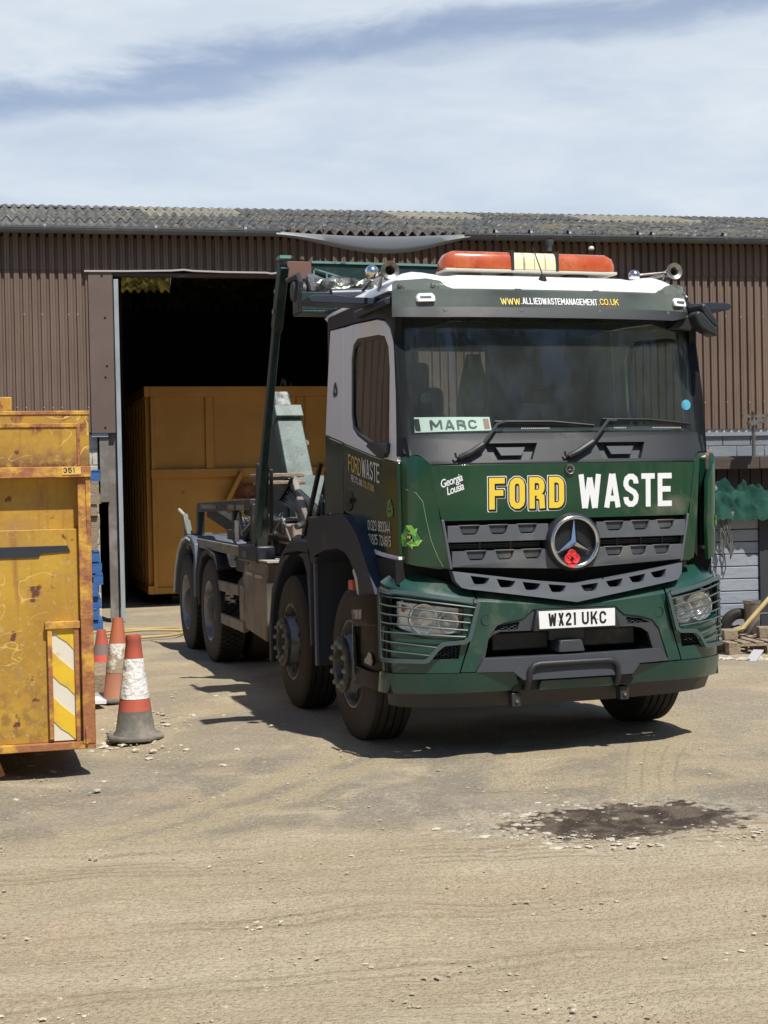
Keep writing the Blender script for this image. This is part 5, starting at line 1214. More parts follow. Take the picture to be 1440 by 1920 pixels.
# gutters
def gutter(x0, x1, z0, z1, r, name, y=-.275, joints=()):
    mb = MB(); n = 14; a = math.pi
    v = []; st = [(x0, z0), (x1, z1)]
    for x, z in st:
        for rr in (r, r-.006):
            for k in range(n+1):
                t = a+math.pi*k/n; v.append((x, y+rr*math.cos(t), z+rr*math.sin(t)*(1.0)))
    m = n+1; f = []
    for k in range(n): f += [(k, k+1, 2*m+k+1, 2*m+k), (m+k, 3*m+k, 3*m+k+1, m+k+1), (k, m+k, m+k+1, k+1), (2*m+k, 2*m+k+1, 3*m+k+1, 3*m+k)]
    f += [(0, 2*m, 3*m, m), (n, m+n, 3*m+n, 2*m+n)]
    o = mb.add(v, f).box(x0, x1, y-r-.004, y-r+.008, z0-.01, z0+.012).build(name, m_gut, shed, smooth=50)
    j = MB()
    for jx in joints:
        jz = z0+(z1-z0)*(jx-x0)/(x1-x0); j.lathe([(r+.008, -.02), (r+.010, 0), (r+.008, .02)], (jx, y, jz), (1, 0, 0), 28)
        j.beam((jx, y-r-.008, jz+.01), (jx, y+r, jz+.05), .03, .01)
    j.build('gutter_joint', m_gut, o, smooth=50)
    return o
gutter(-15, -1.42, 5.262, 5.25, .066, 'gutter', joints=(-4.55, -3.10, -1.9, -6.2, -8.1))
gutter(1.16, 15, 5.250, 5.245, .078, 'gutter', joints=(1.62, 2.13, 2.7, 3.75, 3.95, 5.05, 6.4, 8))
# fallen gutter length: bowed down in the middle, mouth turned to the front
sg = MB(); v = []; n = 26
for i in range(n+1):
    t = i/n; x = -1.48+2.72*t
    if t < .56: u = t/.56; sag = .22*math.sin(u*math.pi/2)**1.6
    else: u = (1-t)/.44; sag = .22*math.sin(u*math.pi/2)**1.2
    top = 5.245-.05*math.sin(t*math.pi); bot = 5.19-sag
    v += [(x, -.33, top+.004), (x, -.332, top-.006), (x, -.345-.03*sag, bot+(top-bot)*.35), (x, -.322, bot+.012), (x, -.30, bot), (x, -.24, bot+.006), (x, -.20, bot+.05)]
sg.add(v, [(i*7+k, (i+1)*7+k, (i+1)*7+k+1, i*7+k+1) for i in range(n) for k in range(6)])
o = sg.build('sagging_gutter', mat('pale_grey_gutter', (.15, .165, .18), .45, dust=.05), shed, smooth=50); s_ = o.modifiers.new('solid', 'SOLIDIFY'); s_.thickness = .005
MB().lathe([(.075, .0), (.07, -.05), (.045, -.09), (.042, -.16), (0, -.16)], (2.40, -.275, 5.19), (0, 0, 1), 20).build('gutter_outlet', m_gut, shed)
MB().lathe([(0, .04), (.03, .035), (.045, .0), (.03, -.02)], (3.02, -.30, 5.07), (0, 0, 1), 16).build('wall_lamp_cap', mat('pale_cap', (.6, .6, .55), .4), shed)

# ------------------------------------------------------------------ container inside the shed
ry = lambda nm, c1, c2, rust, sc_=1: mat(nm, c1, .5, var=(c2, 1.6*sc_, .42, .7), var2=(rust, 5, .68, .76), bump=(.12, 12))
m_cont = ry('orange_container_paint', (.54, .25, .036), (.61, .31, .052), (.16, .06, .03))
cont = empty('yellow_container', (0, 0, 0), 0, 'large orange-yellow waste container standing inside the dark shed doorway', 'container')
cont.matrix_world = M_B @ Matrix.Translation((-3.08, 2.75, 0)) @ Matrix.Rotation(.062, 4, 'Z')
b = MB().box(0, 3.0, .06, 6.0, .20, 3.30)
cb = b.build('container_body', m_cont, cont, bevel=.01)
fr = MB().box(0, 3.0, 0, .06, 3.22, 3.38).box(-.01, 3.0, -.02, .06, 1.97, 2.10).box(0, .06, .0, .06, .17, 3.22).box(.85, .98, .0, .06, 2.10, 3.22).box(0, 3.0, .02, .06, .17, .27).box(2.3, 2.42, .0, .06, 2.1, 3.22)
fr.build('front_frame', m_cont, cont, bevel=.008)
sr = MB()
for i in range(13): sr.box(-.07, 0, .12+i*.46, .24+i*.46, .25, 3.22)
sr.box(-.09, 0, .0, 6.0, 3.22, 3.38).box(-.09, 0, 0, 6.0, .17, .3)
sr.build('side_rib', m_cont, cont, bevel=.006)
af = MB().beam((1.38, -.06, 2.03), (1.12, -.10, 1.55), .14, .07).beam((1.70, -.06, 2.03), (1.96, -.10, 1.55), .14, .07).box(1.08, 2.0, -.12, -.03, 1.52, 1.62).box(1.2, 1.26, -.09, -.02, .27, 1.52).box(1.84, 1.9, -.09, -.02, .27, 1.52)
af.build('hook_frame', m_cont, cont, bevel=.008)
MB().box(1.30, 1.80, -.035, -.015, 1.62, 1.86).prism([(1.34, 1.74), (1.74, 1.74), (1.68, 1.82), (1.5, 1.86), (1.4, 1.80)], 'xz', -.05, -.02).build('rusty_pocket', mat('rust', (.17, .06, .03), .8, var=((.42, .18, .04), 4, .45, .6)), cont)
MB().lathe([(0, 0), (.1, 0), (.1, .3), (0, .3)], (.3, .3, .10), (1, 0, 0), 16).lathe([(0, 0), (.1, 0), (.1, .3), (0, .3)], (2.3, .3, .10), (1, 0, 0), 16).build('container_roller', m_dkst, cont)
t = MB().beam((2.05, .3, 3.2), (2.14, .25, 3.52), .03, .02).beam((2.2, .3, 3.2), (2.17, .28, 3.50), .05, .01).beam((2.25, .4, 3.2), (2.30, .35, 3.47), .05, .01)
o = t.build('scrap_strips', mat('grey_scrap', (.25, .23, .2), .7), None); o.matrix_world = cont.matrix_world.copy(); tag(o, 'grey scrap strips sticking up out of the container in the shed', 'scrap')

# ------------------------------------------------------------------ yellow skip at the left
def skip_mat():
    m = mat('rusty_yellow_paint', (.50, .295, .032), .55, var=((.39, .21, .028), 2.2, .38, .62), var2=((.36, .21, .06), 6, .50, .70), bump=(.15, 18))
    nt = m.node_tree; N = nt.nodes; L = nt.links; b = N['Principled BSDF']; cur = b.inputs['Base Color'].links[0].from_socket
    tc = N.new('ShaderNodeTexCoord')
    def over(col, make):
        nonlocal cur
        fac = make(); mx = N.new('ShaderNodeMix'); mx.data_type = 'RGBA'; L.new(fac, mx.inputs[0]); L.new(cur, mx.inputs[6]); mx.inputs[7].default_value = col+(1,); cur = mx.outputs[2]
    def noise(sc, lo, hi, stretch=None, det=8, dist=0):
        src = tc.outputs['Object']
        if stretch: mp = N.new('ShaderNodeMapping'); mp.inputs['Scale'].default_value = stretch; L.new(src, mp.inputs[0]); src = mp.outputs[0]
        n = N.new('ShaderNodeTexNoise'); n.inputs['Scale'].default_value = sc; n.inputs['Detail'].default_value = det; n.inputs['Distortion'].default_value = dist; L.new(src, n.inputs[0])
        mr = N.new('ShaderNodeMapRange'); L.new(n.outputs[0], mr.inputs[0]); mr.inputs[1].default_value = lo; mr.inputs[2].default_value = hi; return mr.outputs[0], n.outputs[0]
    def mul(a, c):
        k = N.new('ShaderNodeMath'); k.operation = 'MULTIPLY'; L.new(a, k.inputs[0]); L.new(c, k.inputs[1]); return k.outputs[0]
    sp = N.new('ShaderNodeSeparateXYZ'); L.new(tc.outputs['Object'], sp.inputs[0])
    def zfade(a, b, noise_amt, sc, sock=2):     # 1 at height a, 0 at height b, edge broken by noise
        n = noise(sc, 0, 1)[1]; k = N.new('ShaderNodeMath'); k.operation = 'MULTIPLY_ADD'; L.new(n, k.inputs[0]); k.inputs[1].default_value = noise_amt; L.new(sp.outputs[sock], k.inputs[2])
        mr = N.new('ShaderNodeMapRange'); mr.interpolation_type = 'SMOOTHSTEP'; L.new(k.outputs[0], mr.inputs[0]); mr.inputs[1].default_value = a+noise_amt*.5; mr.inputs[2].default_value = b+noise_amt*.5; mr.inputs[3].default_value = 1; mr.inputs[4].default_value = 0; return mr.outputs[0]
    def above(a, b):
        mr = N.new('ShaderNodeMapRange'); L.new(sp.outputs[2], mr.inputs[0]); mr.inputs[1].default_value = a; mr.inputs[2].default_value = b; return mr.outputs[0]
    over((.36, .20, .035), lambda: mul(zfade(.2, 1.45, .5, 2.5), noise(5, .38, .60)[0]))
    over((.27, .15, .04), lambda: mul(zfade(.2, 1.0, .6, 4), noise(14, .46, .62)[0]))
    over((.22, .11, .04), lambda: mul(mul(above(1.80, 1.86), zfade(1.90, 2.04, .14, 9)), noise(20, .30, .55)[0]))
    over((.13, .045, .025), lambda: mul(mul(above(1.80, 1.86), zfade(1.875, 1.91, .06, 12)), noise(20, .30, .5)[0]))
    over((.20, .075, .03), lambda: mul(above(2.05, 2.10), noise(11, .52, .60)[0]))
    over((.33, .15, .035), lambda: noise(3, .55, .72, (7, 7, .5))[0])                 # run-down streaks
    over((.13, .045, .025), lambda: noise(8, .66, .70, det=10)[0])                            # rust blooms
    over((.45, .33, .13), lambda: noise(40, .60, .72)[0])
    def lines():   # thin peeled paint lines: contour of a noise, only in patches
        _, r = noise(3.4, 0, 1, det=2.5, dist=1.0)
        s = N.new('ShaderNodeMath'); s.operation = 'SUBTRACT'; s.inputs[1].default_value = .5; L.new(r, s.inputs[0]); a = N.new('ShaderNodeMath'); a.operation = 'ABSOLUTE'; L.new(s.outputs[0], a.inputs[0])
        mr = N.new('ShaderNodeMapRange'); L.new(a.outputs[0], mr.inputs[0]); mr.inputs[1].default_value = .003; mr.inputs[2].default_value = .007; mr.inputs[3].default_value = 1; mr.inputs[4].default_value = 0
        return mul(mr.outputs[0], noise(1.7, .5, .56)[0])
    over((.66, .44, .12), lines)
    L.new(cur, b.inputs['Base Color'])
    return m
m_skip = skip_mat()
m_rusty = mat('rusty_edge', (.33, .13, .05), .75, var=((.60, .33, .05), 5, .48, .60), var2=((.13, .05, .035), 9, .55, .7), bump=(.4, 30))
SK = Matrix.Translation((-1.765, 9.0, 0)) @ Matrix.Rotation(.262, 4, 'Z')
skip = empty('yellow_skip', (0, 0, 0), 0, 'rusty yellow skip numbered 351 with a striped marker board at the left edge', 'skip'); skip.matrix_world = SK
W0 = -2.35
MB().box(W0, -.035, .10, 5.0, .22, 2.18).build('skip_body', m_skip, skip, bevel=.01)
tbm = MB().box(W0, -.0, .0, .10, 1.865, 2.20).build('top_band', m_skip, skip, bevel=.008)
MB().box(W0, .004, -.006, .104, 2.185, 2.21).box(W0, .004, -.012, .10, 1.81, 1.875).box(W0, -.06, -.008, 0, 2.11, 2.135).box(-.075, -.055, -.008, 0, 1.875, 2.13).build('rusty_rim', m_rusty, skip, bevel=.004)
MB().box(-.075, 0, .015, .10, .20, 1.81).prism([(.0, 1.81), (.10, 1.81), (.10, 1.45), (.015, 1.45)], 'yz', -.028, -.0).build('corner_post', m_rusty, skip, bevel=.005)
MB().box(W0, -.0, .02, .10, .17, .215).build('bottom_rail', m_rusty, skip, bevel=.004)
MB().box(W0, -.075, .06, .10, .215, 1.50).build('front_plate', m_skip, skip, bevel=.004)
sl_ = MB().prism([(W0, 1.395), (-.14, 1.400), (-.125, 1.365), (-.30, 1.355), (-.31, 1.335), (W0, 1.33)], 'xz', .052, .058).build('slot', mat('dark_blue_slot', (.02, .025, .035), .8), skip)
dp = MB().prism([(-.165, 1.826), (-.055, 1.828), (-.055, 1.875), (-.165, 1.872)], 'xz', -.016, -.0125).build('number_decal', mat('pale_yellow_decal', (.72, .46, .12), .6, var=((.45, .25, .08), 9, .5, .7)), skip)
a = MB(); sf2 = lambda a_, z, d: (a_, -.0165+d, z)
text(a, '351', -.158, 1.838, -.088, .030, sf2, -.001, .15, gap=.2); a.build('decal_number', m_blk, dp, smooth=0)
# marker board in a rusty frame
fr = MB().box(-.272, -.245, .025, .062, .235, .915).box(-.115, -.088, .025, .062, .215, .915).box(-.285, -.08, .018, .062, .90, .945).box(-.06, -.045, .0, .05, .20, .30)
fro = fr.build('marker_frame', m_rusty, skip, bevel=.004)
bd = MB().box(-.245, -.115, .045, .058, .225, .90).build('marker_board', mat('worn_white_board', (.68, .63, .52), .5, var=((.5, .42, .28), 9, .6, .75)), fro)
st = MB(); yel_b = mat('worn_yellow_stripe', (.72, .47, .03), .5, var=((.55, .36, .05), 12, .5, .75))
def stripe(z0, z1, sag=0):
    P = [(-.245, z1), (-.205, z1-.045-sag), (-.160, z1-.085-sag), (-.115, z1-.125)]; Q = [(-.115, z0-.125), (-.160, z0-.075), (-.205, z0-.045), (-.245, z0)]
    P = [(x, min(max(z, .226), .899)) for x, z in P+Q]
    st.prism(P, 'xz', .040, .0445)
stripe(.895, .94+.08); stripe(.62, .765, .0); stripe(.345, .49)
st.build('yellow_stripe', yel_b, bd, smooth=0)
MB().box(W0, -.52, .42, .50, 2.235, 2.31).box(-.52, -.44, .40, .52, 2.16, 2.32).build('top_bar', m_skip, skip, bevel=.006)
MB().lathe([(0, 0), (.09, 0), (.09, .16), (0, .16)], (-.75, .35, .09), (1, 0, 0), 20).lathe([(0, 0), (.09, 0), (.09, .16), (0, .16)], (-2.1, .35, .09), (1, 0, 0), 20).build('skip_roller', m_dkst, skip)
MB().beam((-.62, .14, .20), (-.55, .14, .02), .05, .03).build('skip_foot', m_rusty, skip)

# ------------------------------------------------------------------ cones
m_conered = mat('faded_red_cone', (.46, .10, .065), .65, var=((.34, .09, .06), 7, .45, .7), dust=.2)
m_coneor = mat('faded_orange_cone', (.46, .14, .07), .65, var=((.42, .14, .08), 7, .45, .7), dust=.15)
m_sleeve = mat('white_sleeve', (.72, .72, .70), .5, var=((.55, .53, .48), 12, .55, .7), bump=(1.0, 26))
m_grime = mat('grimy_cone', (.13, .12, .105), .8, var=((.28, .25, .20), 6, .45, .7), bump=(.2, 30))
def cone(loc, rz, label, grp, parts, tilt=(0, 0), base=True):
    c = empty('traffic_cone', loc, rz, label, 'traffic cone', grp); c.rotation_euler = (tilt[0], tilt[1], rz)
    for nm, prof, m in parts: MB().lathe(prof, (0, 0, 0), (0, 0, 1), 36).build(nm, m, c, smooth=50)
    if base:
        b = MB(); pts = []
        w = .195
        b.prism([(w*math.cos(R(45*k+22.5))*(1.06), w*math.sin(R(45*k+22.5))*1.06) for k in range(8)], 'xy', 0, .035).build('cone_base', m_grime, c, bevel=.014, seg=3)
    return c
cone((-1.765, 10.40, 0), .3, 'grey-based red cone with a crinkled white sleeve, nearest of the cones by the skip', 'traffic cones by the skip', [
    ('cone_tip', [(.030, .70), (.038, .725), (.050, .725), (.055, .69), (.052, .68), (.066, .56)], m_conered),
    ('white_sleeve', [(.066, .562), (.083, .45), (.102, .31), (.105, .285)], m_sleeve),
    ('red_band', [(.102, .29), (.115, .20)], m_conered),
    ('cone_foot', [(.115, .20), (.134, .065), (.148, .045), (.155, .03)], m_grime)])
cone((-2.235, 12.3, 0), 1.0, 'broken orange cone with its white sleeve torn open, behind the white-sleeved one', 'traffic cones by the skip', [
    ('cone_tip', [(.032, .665), (.034, .69), (.044, .69), (.046, .65), (.068, .50), (.071, .47)], m_coneor),
    ('torn_sleeve', [(.071, .48), (.082, .36), (.090, .30), (.094, .24)], mat('torn_sleeve', (.32, .26, .19), .8, var=((.70, .68, .62), 5, .50, .56), bump=(.8, 20))),
    ('cone_foot', [(.091, .25), (.110, .04), (.118, .03)], mat('dull_orange', (.36, .15, .09), .7, dust=.3))], tilt=(0, R(3)), base=True)
cone((-2.77, 14.5, .0), 0, 'small red cone with a dull grey band, farthest of the cones beside the skip', 'traffic cones by the skip', [
    ('cone_tip', [(.028, .39), (.032, .40), (.042, .40), (.046, .37), (.066, .26)], m_conered),
    ('grey_band', [(.067, .26), (.085, .16)], mat('grey_band', (.20, .15, .14), .7)),
    ('cone_foot', [(.085, .16), (.11, .02)], mat('bright_red_cone', (.60, .10, .07), .6))], base=False)
o = MB().box(-.28, .28, -.42, .42, 0, .19).build('timber_block', m_wood, None, bevel=.02); o.location = (-2.62, 13.1, 0); o.rotation_euler = (0, 0, .5); tag(o, 'thick weathered timber block lying on the dirt behind the skip corner', 'timber block')
o = MB().box(-.35, .35, -.2, .25, 0, .04).build('concrete_slab', mat('pale_concrete', (.34, .32, .28), .9, bump=(.3, 30)), None, bevel=.01); o.location = (-2.45, 12.35, 0); o.rotation_euler = (0, 0, .2); tag(o, 'pale broken concrete slab under the broken cone', 'slab')
o = MB().box(-.16, .16, -.10, .10, 0, .03).build('white_sheet', mat('white_scrap', (.72, .72, .74), .5), None); o.location = (-2.45, 12.0, .04); o.rotation_euler = (.04, .06, .5); tag(o, 'white plastic scrap lying beside the broken cone', 'scrap')
def hose(pts, r, m, name, label, cat):
    P = [Vector(p) for p in pts]; out = []
    for i in range(len(P)-1):
        a, b, c, d = P[max(i-1, 0)], P[i], P[i+1], P[min(i+2, len(P)-1)]
        for k in range(6):
            t = k/6; out.append(.5*((2*b)+(c-a)*t+(2*a-5*b+4*c-d)*t*t+(3*b-a-3*c+d)*t**3))
    return tag(MB().tube(out, r, 8).build(name, m, None, smooth=60), label, cat)
hose([(-3.6, 18.3, .03), (-3.3, 18.6, .03), (-2.7, 18.7, .03), (-2.45, 18.2, .03), (-2.6, 17.7, .03), (-3.1, 17.5, .03), (-3.4, 17.8, .04), (-3.0, 18.25, .05), (-2.4, 18.4, .03), (-2.2, 18.9, .03), (-2.0, 19.3, .02)], .016, mat('yellow_hose', (.42, .31, .12), .6), 'yellow_hose', 'yellow hose lying in loops on the dirt by the door post', 'hose')

# ------------------------------------------------------------------ pallets stacked behind the skip
def pallet(m, w=1.0, d=1.2):
    mb = MB(); rr = lambda: random.uniform(-.008, .008)
    for k in range(7): x = -w/2+.05+k*(w-.1)/6; mb.box(x-.045+rr(), x+.045+rr(), -d/2+rr(), d/2+rr(), .122, .144)
    for y in (-d/2+.05, 0, d/2-.05): mb.box(-w/2, w/2, y-.05, y+.05, .10, .122)
    for y in (-d/2+.05, 0, d/2-.05):
        for x in (-w/2+.06, 0, w/2-.06): mb.box(x-.06, x+.06, y-.05, y+.05, .022, .10)
    for y in (-d/2+.05, 0, d/2-.05): mb.box(-w/2+rr(), w/2+rr(), y-.05, y+.05, 0, .022)
    return mb
ORD = ['bottom', 'second', 'third', 'fourth', 'fifth', 'sixth', 'seventh', 'eighth', 'ninth', 'tenth', 'eleventh', 'twelfth', 'thirteenth', 'top']
for k in range(14):
    blue = k < 7 or k == 13
    o = pallet(m_bluew if blue else m_wood).build('wooden_pallet', m_bluew if blue else m_wood, None, bevel=.003, seg=1)
    o.matrix_world = M_B @ Matrix.Translation((-4.44+random.uniform(-.03, .03), -.75+random.uniform(-.03, .03), k*.1455)) @ Matrix.Rotation(random.uniform(-.03, .03), 4, 'Z')
    nm = 'topmost' if k == 13 else 'bottom' if k == 0 else ORD[k]+' from the bottom'
    tag(o, f'{"blue painted" if blue else "bare weathered"} wooden pallet, {nm} in the stack behind the skip', 'pallet', 'pallets stacked behind the skip')

# ------------------------------------------------------------------ lean-to, cabinet, netting and clutter at the right
lean = empty('timber_lean_to', (4.2, 17.3, 0), .2, 'dark timber lean-to with boarded back against the grey block wall', 'lean-to')
MB().box(-1.1, 2.6, -.05, .0, 0, 1.95).build('back_boards', m_wood2, lean)
bd = MB()
for k in range(26): bd.box(-1.1+k*.14, -1.1+k*.14+.13, -.075, -.05, 0, 1.94)
bd.build('vertical_board', m_wood2, lean, bevel=.004)
MB().box(-1.1, .05, -.25, -.15, 1.86, 1.99).box(.055, 2.6, -.25, -.15, 1.86, 1.99).build('front_beam', mat('brown_beam', (.07, .052, .042), .8, bump=(.2, 30)), lean, bevel=.006)
MB().box(-1.1, 2.6, -.25, .05, 1.992, 2.01).build('shelf_top', mat('grey_shelf', (.10, .10, .10), .7), lean)
MB().box(.02, .12, -1.6, -1.5, 0, 1.3).build('corner_post', mat('dark_slate_paint', (.035, .038, .045), .6), lean)
o = MB().beam((3.45, 17.0, 2.05), (3.75, 17.05, 2.05), .10, .07).build('timber_offcut', m_wood, None, bevel=.005); tag(o, 'short timber offcut lying on the lean-to shelf top', 'offcut')
o = MB().tube([(4.17, 16.8, 2.0), (4.17, 16.8, 2.5)], .022, 8).beam((4.05, 16.8, 2.45), (4.35, 16.8, 2.45), .05, .03).beam((4.1, 16.75, 2.36), (4.3, 16.8, 2.40), .07, .05).build('pipe_stand', m_dullsteel, None); tag(o, 'grey pipe stub with a clamp standing above the lean-to', 'pipe')
# cabinet with grey planks, a dark frame to the right
cabn = empty('plank_cabinet', (3.42, 15.62, 0), .10, 'grey painted plank cabinet below the green netting', 'cabinet')
m_gpl = mat('grey_painted_plank', (.30, .33, .37), .6, var=((.24, .27, .31), 2.5, .4, .7), stretch=(1, 1, 9), bump=(.3, 18))
MB().box(-.22, .60, .05, 1.0, .02, 1.34).build('cabinet_carcass', mat('dark_slate_paint', (.035, .038, .045)), cabn)
for k in range(10): MB().box(-.22, .505, .0, .04, .05+k*.130, .05+k*.130+.121).build('plank', m_gpl, cabn, bevel=.006)
MB().box(.505, .62, -.03, .05, .02, 1.36).build('cabinet_post', mat('dark_slate_paint', (.035, .038, .045)), cabn, bevel=.004)
MB().box(-.25, .14, -.08, 1.0, 1.345, 1.40).build('cabinet_top', mat('grey_slat', (.14, .15, .16), .7), cabn, bevel=.006)
MB().beam((.16, -.06, 1.375), (.58, -.02, 1.43), .16, .05).build('top_board', mat('grey_slat', (.14, .15, .16)), cabn, bevel=.006)
# netting: crumpled cloth heap
v = []; nu, nv = 90, 60
for j in range(nv+1):
    for i in range(nu+1):
        u = i/nu*2-1; w = j/nv*2-1; rr = max(0, 1-abs(u)**2.6)**.5*max(0, 1-abs(w)**2.4)**.6
        x = 3.78+.44*u; y = 15.80+.32*w
        q_ = Vector((u*1.7+w*.8, w*2.6-u*.5, 3.3)); fold = abs(mnoise.noise(q_*1.1))*.22+abs(mnoise.noise(q_*2.3))*.12+abs(mnoise.noise(q_*4.7))*.035
        h = (.15*(1-.25*u)+fold*1.1)*rr**.8
        if i == 0 or i == nu or j == 0 or j == nv: h = .0
        v.append((x+.03*math.sin(9*w+3*u), y+.015*math.sin(11*u), 1.385+h-.05*max(0, u)**2-(w < -.8)*(w+.8)*-.5*(.5+1.2*abs(mnoise.noise(Vector((u*4, 0, 1)))))))
o = MB().add(v, [(j*(nu+1)+i, j*(nu+1)+i+1, (j+1)*(nu+1)+i+1, (j+1)*(nu+1)+i) for j in range(nv) for i in range(nu)]).build('green_netting', m_net, None, smooth=80)
tag(o, 'crumpled green netting heaped on top of the grey plank cabinet', 'netting')
o = MB().lathe([(0, .12), (.08, .10), (.12, .03), (.11, 0)], (3.42, 15.85, 1.62), (0, 0, 1), 14).build('plastic_bag', mat('clear_bag', (.30, .32, .31), .4, bump=(1, 20)), None, smooth=70); tag(o, 'pale crumpled plastic bag on the green netting by the lorry', 'bag')
cr = MB()
for k in range(9):
    x = 3.50+random.uniform(-.10, .10); z = 1.38
    p = [(x, 15.52, z)]
    for i in range(5): x += random.uniform(-.03, .035); z -= random.uniform(.05, .12); p.append((x, 15.53+random.uniform(-.02, .02), z))
    cr.tube(p, .007, 5)
for k in range(6):
    x = 3.22+random.uniform(-.1, .06); z = 1.05; p = [(x, 15.45, z)]
    for i in range(4): x += random.uniform(-.03, .035); z -= random.uniform(.05, .1); p.append((x, 15.45, z))
    cr.tube(p, .007, 5)
tag(cr.build('rope_tangle', mat('grey_rope', (.12, .12, .11), .8), None), 'dark tangled rope ends hanging down the plank cabinet', 'rope')
def put(o, loc, rz=0, rx=0, ry=0): o.location = loc; o.rotation_euler = (rx, ry, rz); return o
bk = empty('metal_bucket', (3.78, 15.42, .10), 0, 'dented tin bucket standing by the plank cabinet', 'bucket')
MB().lathe([(.075, 0), (.085, .36), (.092, .37), (.092, .38), (.085, .38), (.08, .36), (.07, .01), (0, .01)], (0, 0, 0), (0, 0, 1), 24).build('bucket_wall', mat('dirty_tin', (.30, .27, .23), .5, .4, var=((.30, .09, .06), 3, .5, .6), var2=((.12, .16, .10), 4, .5, .65)), bk)
MB().lathe([(.092, .355), (.096, .365), (.092, .385)], (0, 0, 0), (0, 0, 1), 24).build('bucket_rim', m_dullsteel, bk)
ty = empty('old_tyre', (3.66, 15.50, .20), .1, 'worn black tyre leaning against the plank cabinet', 'tyre')
MB().lathe([(.10, -.04), (.14, -.06), (.18, -.055), (.20, -.03), (.20, .03), (.18, .055), (.14, .06), (.10, .04)], (0, 0, 0), (0, 1, .15), 40, closed=True).build('tyre_casing', m_tyre, ty)
shv = empty('garden_shovel', (0, 0, 0), 0, 'yellow-handled shovel with a muddy blade leaning on the pallet scraps', 'shovel')
MB().tube([(4.10, 15.25, .72), (3.58, 15.1, .20)], .024, 10).build('shovel_handle', mat('yellow_handle', (.48, .37, .15), .6, var=((.34, .26, .12), 6, .45, .7)), shv)
v = []; 
for j in range(7):
    for i in range(7):
        u = i/6*2-1; w = j/6; v.append((3.60-.26*w, 15.05+.11*u*(1-.45*w**3), .21-.13*w+.035*u*u+.02*math.sin(3*w)))
o = MB().add(v, [(j*7+i, j*7+i+1, (j+1)*7+i+1, (j+1)*7+i) for j in range(6) for i in range(6)]).build('shovel_blade', mat('muddy_blade', (.34, .28, .14), .6, var=((.15, .12, .08), 8, .5, .7)), shv, smooth=60); o.modifiers.new('s', 'SOLIDIFY').thickness = .006
pb = pallet(m_wood, .9, .8).build('wooden_pallet', m_wood, None, bevel=.004, seg=1); put(pb, (3.72, 15.0, .0), .15); tag(pb, 'weathered pallet lying flat under the shovel by the plank cabinet', 'pallet')
for i, (lab, s, loc, rz) in enumerate((('short square timber block on the flat pallet, left of the shovel handle', (.07, .09, .05), (3.40, 14.85, .195), .1),
        ('thick square timber block on the flat pallet, right of the shovel blade', (.16, .08, .055), (3.88, 14.95, .20), -.05),
        ('small timber block nearest the lorry on the flat pallet', (.05, .08, .045), (3.28, 14.9, .19), .2))):
    o = MB().box(-s[0], s[0], -s[1], s[1], -s[2], s[2]).build('timber_block', m_wood, None, bevel=.008); put(o, loc, rz); tag(o, lab, 'timber block', 'timber blocks on the flat pallet')
o = MB().box(-.05, .05, -.17, .17, 0, .012).build('white_board', mat('grey_white_scrap', (.42, .42, .41), .6), None, bevel=.002) if True else MB().build('white_board', mat('white_scrap', (.72, .72, .74), .5, dust=.2), None, bevel=.002); put(o, (3.52, 14.30, .03), -.5, .25, 0); tag(o, 'white board scrap lying on the ground in front of the flat pallet', 'board')
o = MB().tube([(3.2, 15.6, .3), (4.1, 15.55, .34)], .012, 6).build('thin_rod', m_dkst, None); tag(o, 'thin dark rod lying across behind the shovel', 'rod')

# ------------------------------------------------------------------ ground
def ground_z(x, y):
    r2 = ((x-1.22)/.55)**2+((y-7.50)/.34)**2
    z = .010*np.sin(x*1.1+.7*y)+.008*np.sin(y*1.9-.6*x+1)+.006*np.sin(3.1*x+.4*y)
    z = z*np.clip(1-np.exp(-((x*x+(y-12)**2)/400))*0, 0, 1)
    z = z-.030*np.exp(-r2)
    return z
gx = np.concatenate([[-400, -150, -60, -30, -18, -12, -9, -7.5], np.arange(-6.5, 7.0, .085), [7.5, 9, 12, 18, 30, 60, 150, 400]])
gy_ = np.concatenate([[-400, -150, -60, -30, -12, -4, 0, 2.5], np.arange(3.6, 22, .085), [23, 25, 29, 35, 50, 80, 160, 400]])
GX, GY = np.meshgrid(gx, gy_)
# small-scale roughness: sum of random waves
Z = ground_z(GX, GY)
near = (np.abs(GX) < 7) & (GY > 3) & (GY < 22)
for k in range(26):
    a = rng.uniform(0, 6.28); f = rng.uniform(5, 30); Z += near*(.012/f)*3*np.sin(f*(GX*np.cos(a)+GY*np.sin(a)*.9)+rng.uniform(0, 6.28))*rng.uniform(.3, .8)
# tyre ruts sweeping across the foreground
for k, (y0, sl2) in enumerate(((5.55, .05), (5.62, .05), (5.9, .045), (6.35, .06), (6.42, .06), (4.9, .09), (4.97, .09), (7.0, .02))):
    dd = GY-(y0+sl2*GX+.012*GX*GX); Z += near*(-.006*np.exp(-(dd/.035)**2)+.004*np.exp(-((dd-.07)/.04)**2))
Z -= .012*((np.abs(GX-(-.2)) < 9) & (GY > 17))*0
verts = np.stack([GX.ravel(), GY.ravel(), Z.ravel()], 1); ny_, nx_ = GX.shape
ii = (np.arange(ny_-1)[:, None]*nx_+np.arange(nx_-1)[None, :]).ravel()
faces = np.stack([ii, ii+1, ii+1+nx_, ii+nx_], 1)
me = bpy.data.meshes.new('ground'); me.from_pydata(verts.tolist(), [], faces.tolist()); me.polygons.foreach_set('use_smooth', [True]*len(me.polygons))
gro = bpy.data.objects.new('ground', me); COL.objects.link(gro); tag(gro, 'dusty tan compacted gravel yard with a dark damp patch', 'ground', kind='structure')
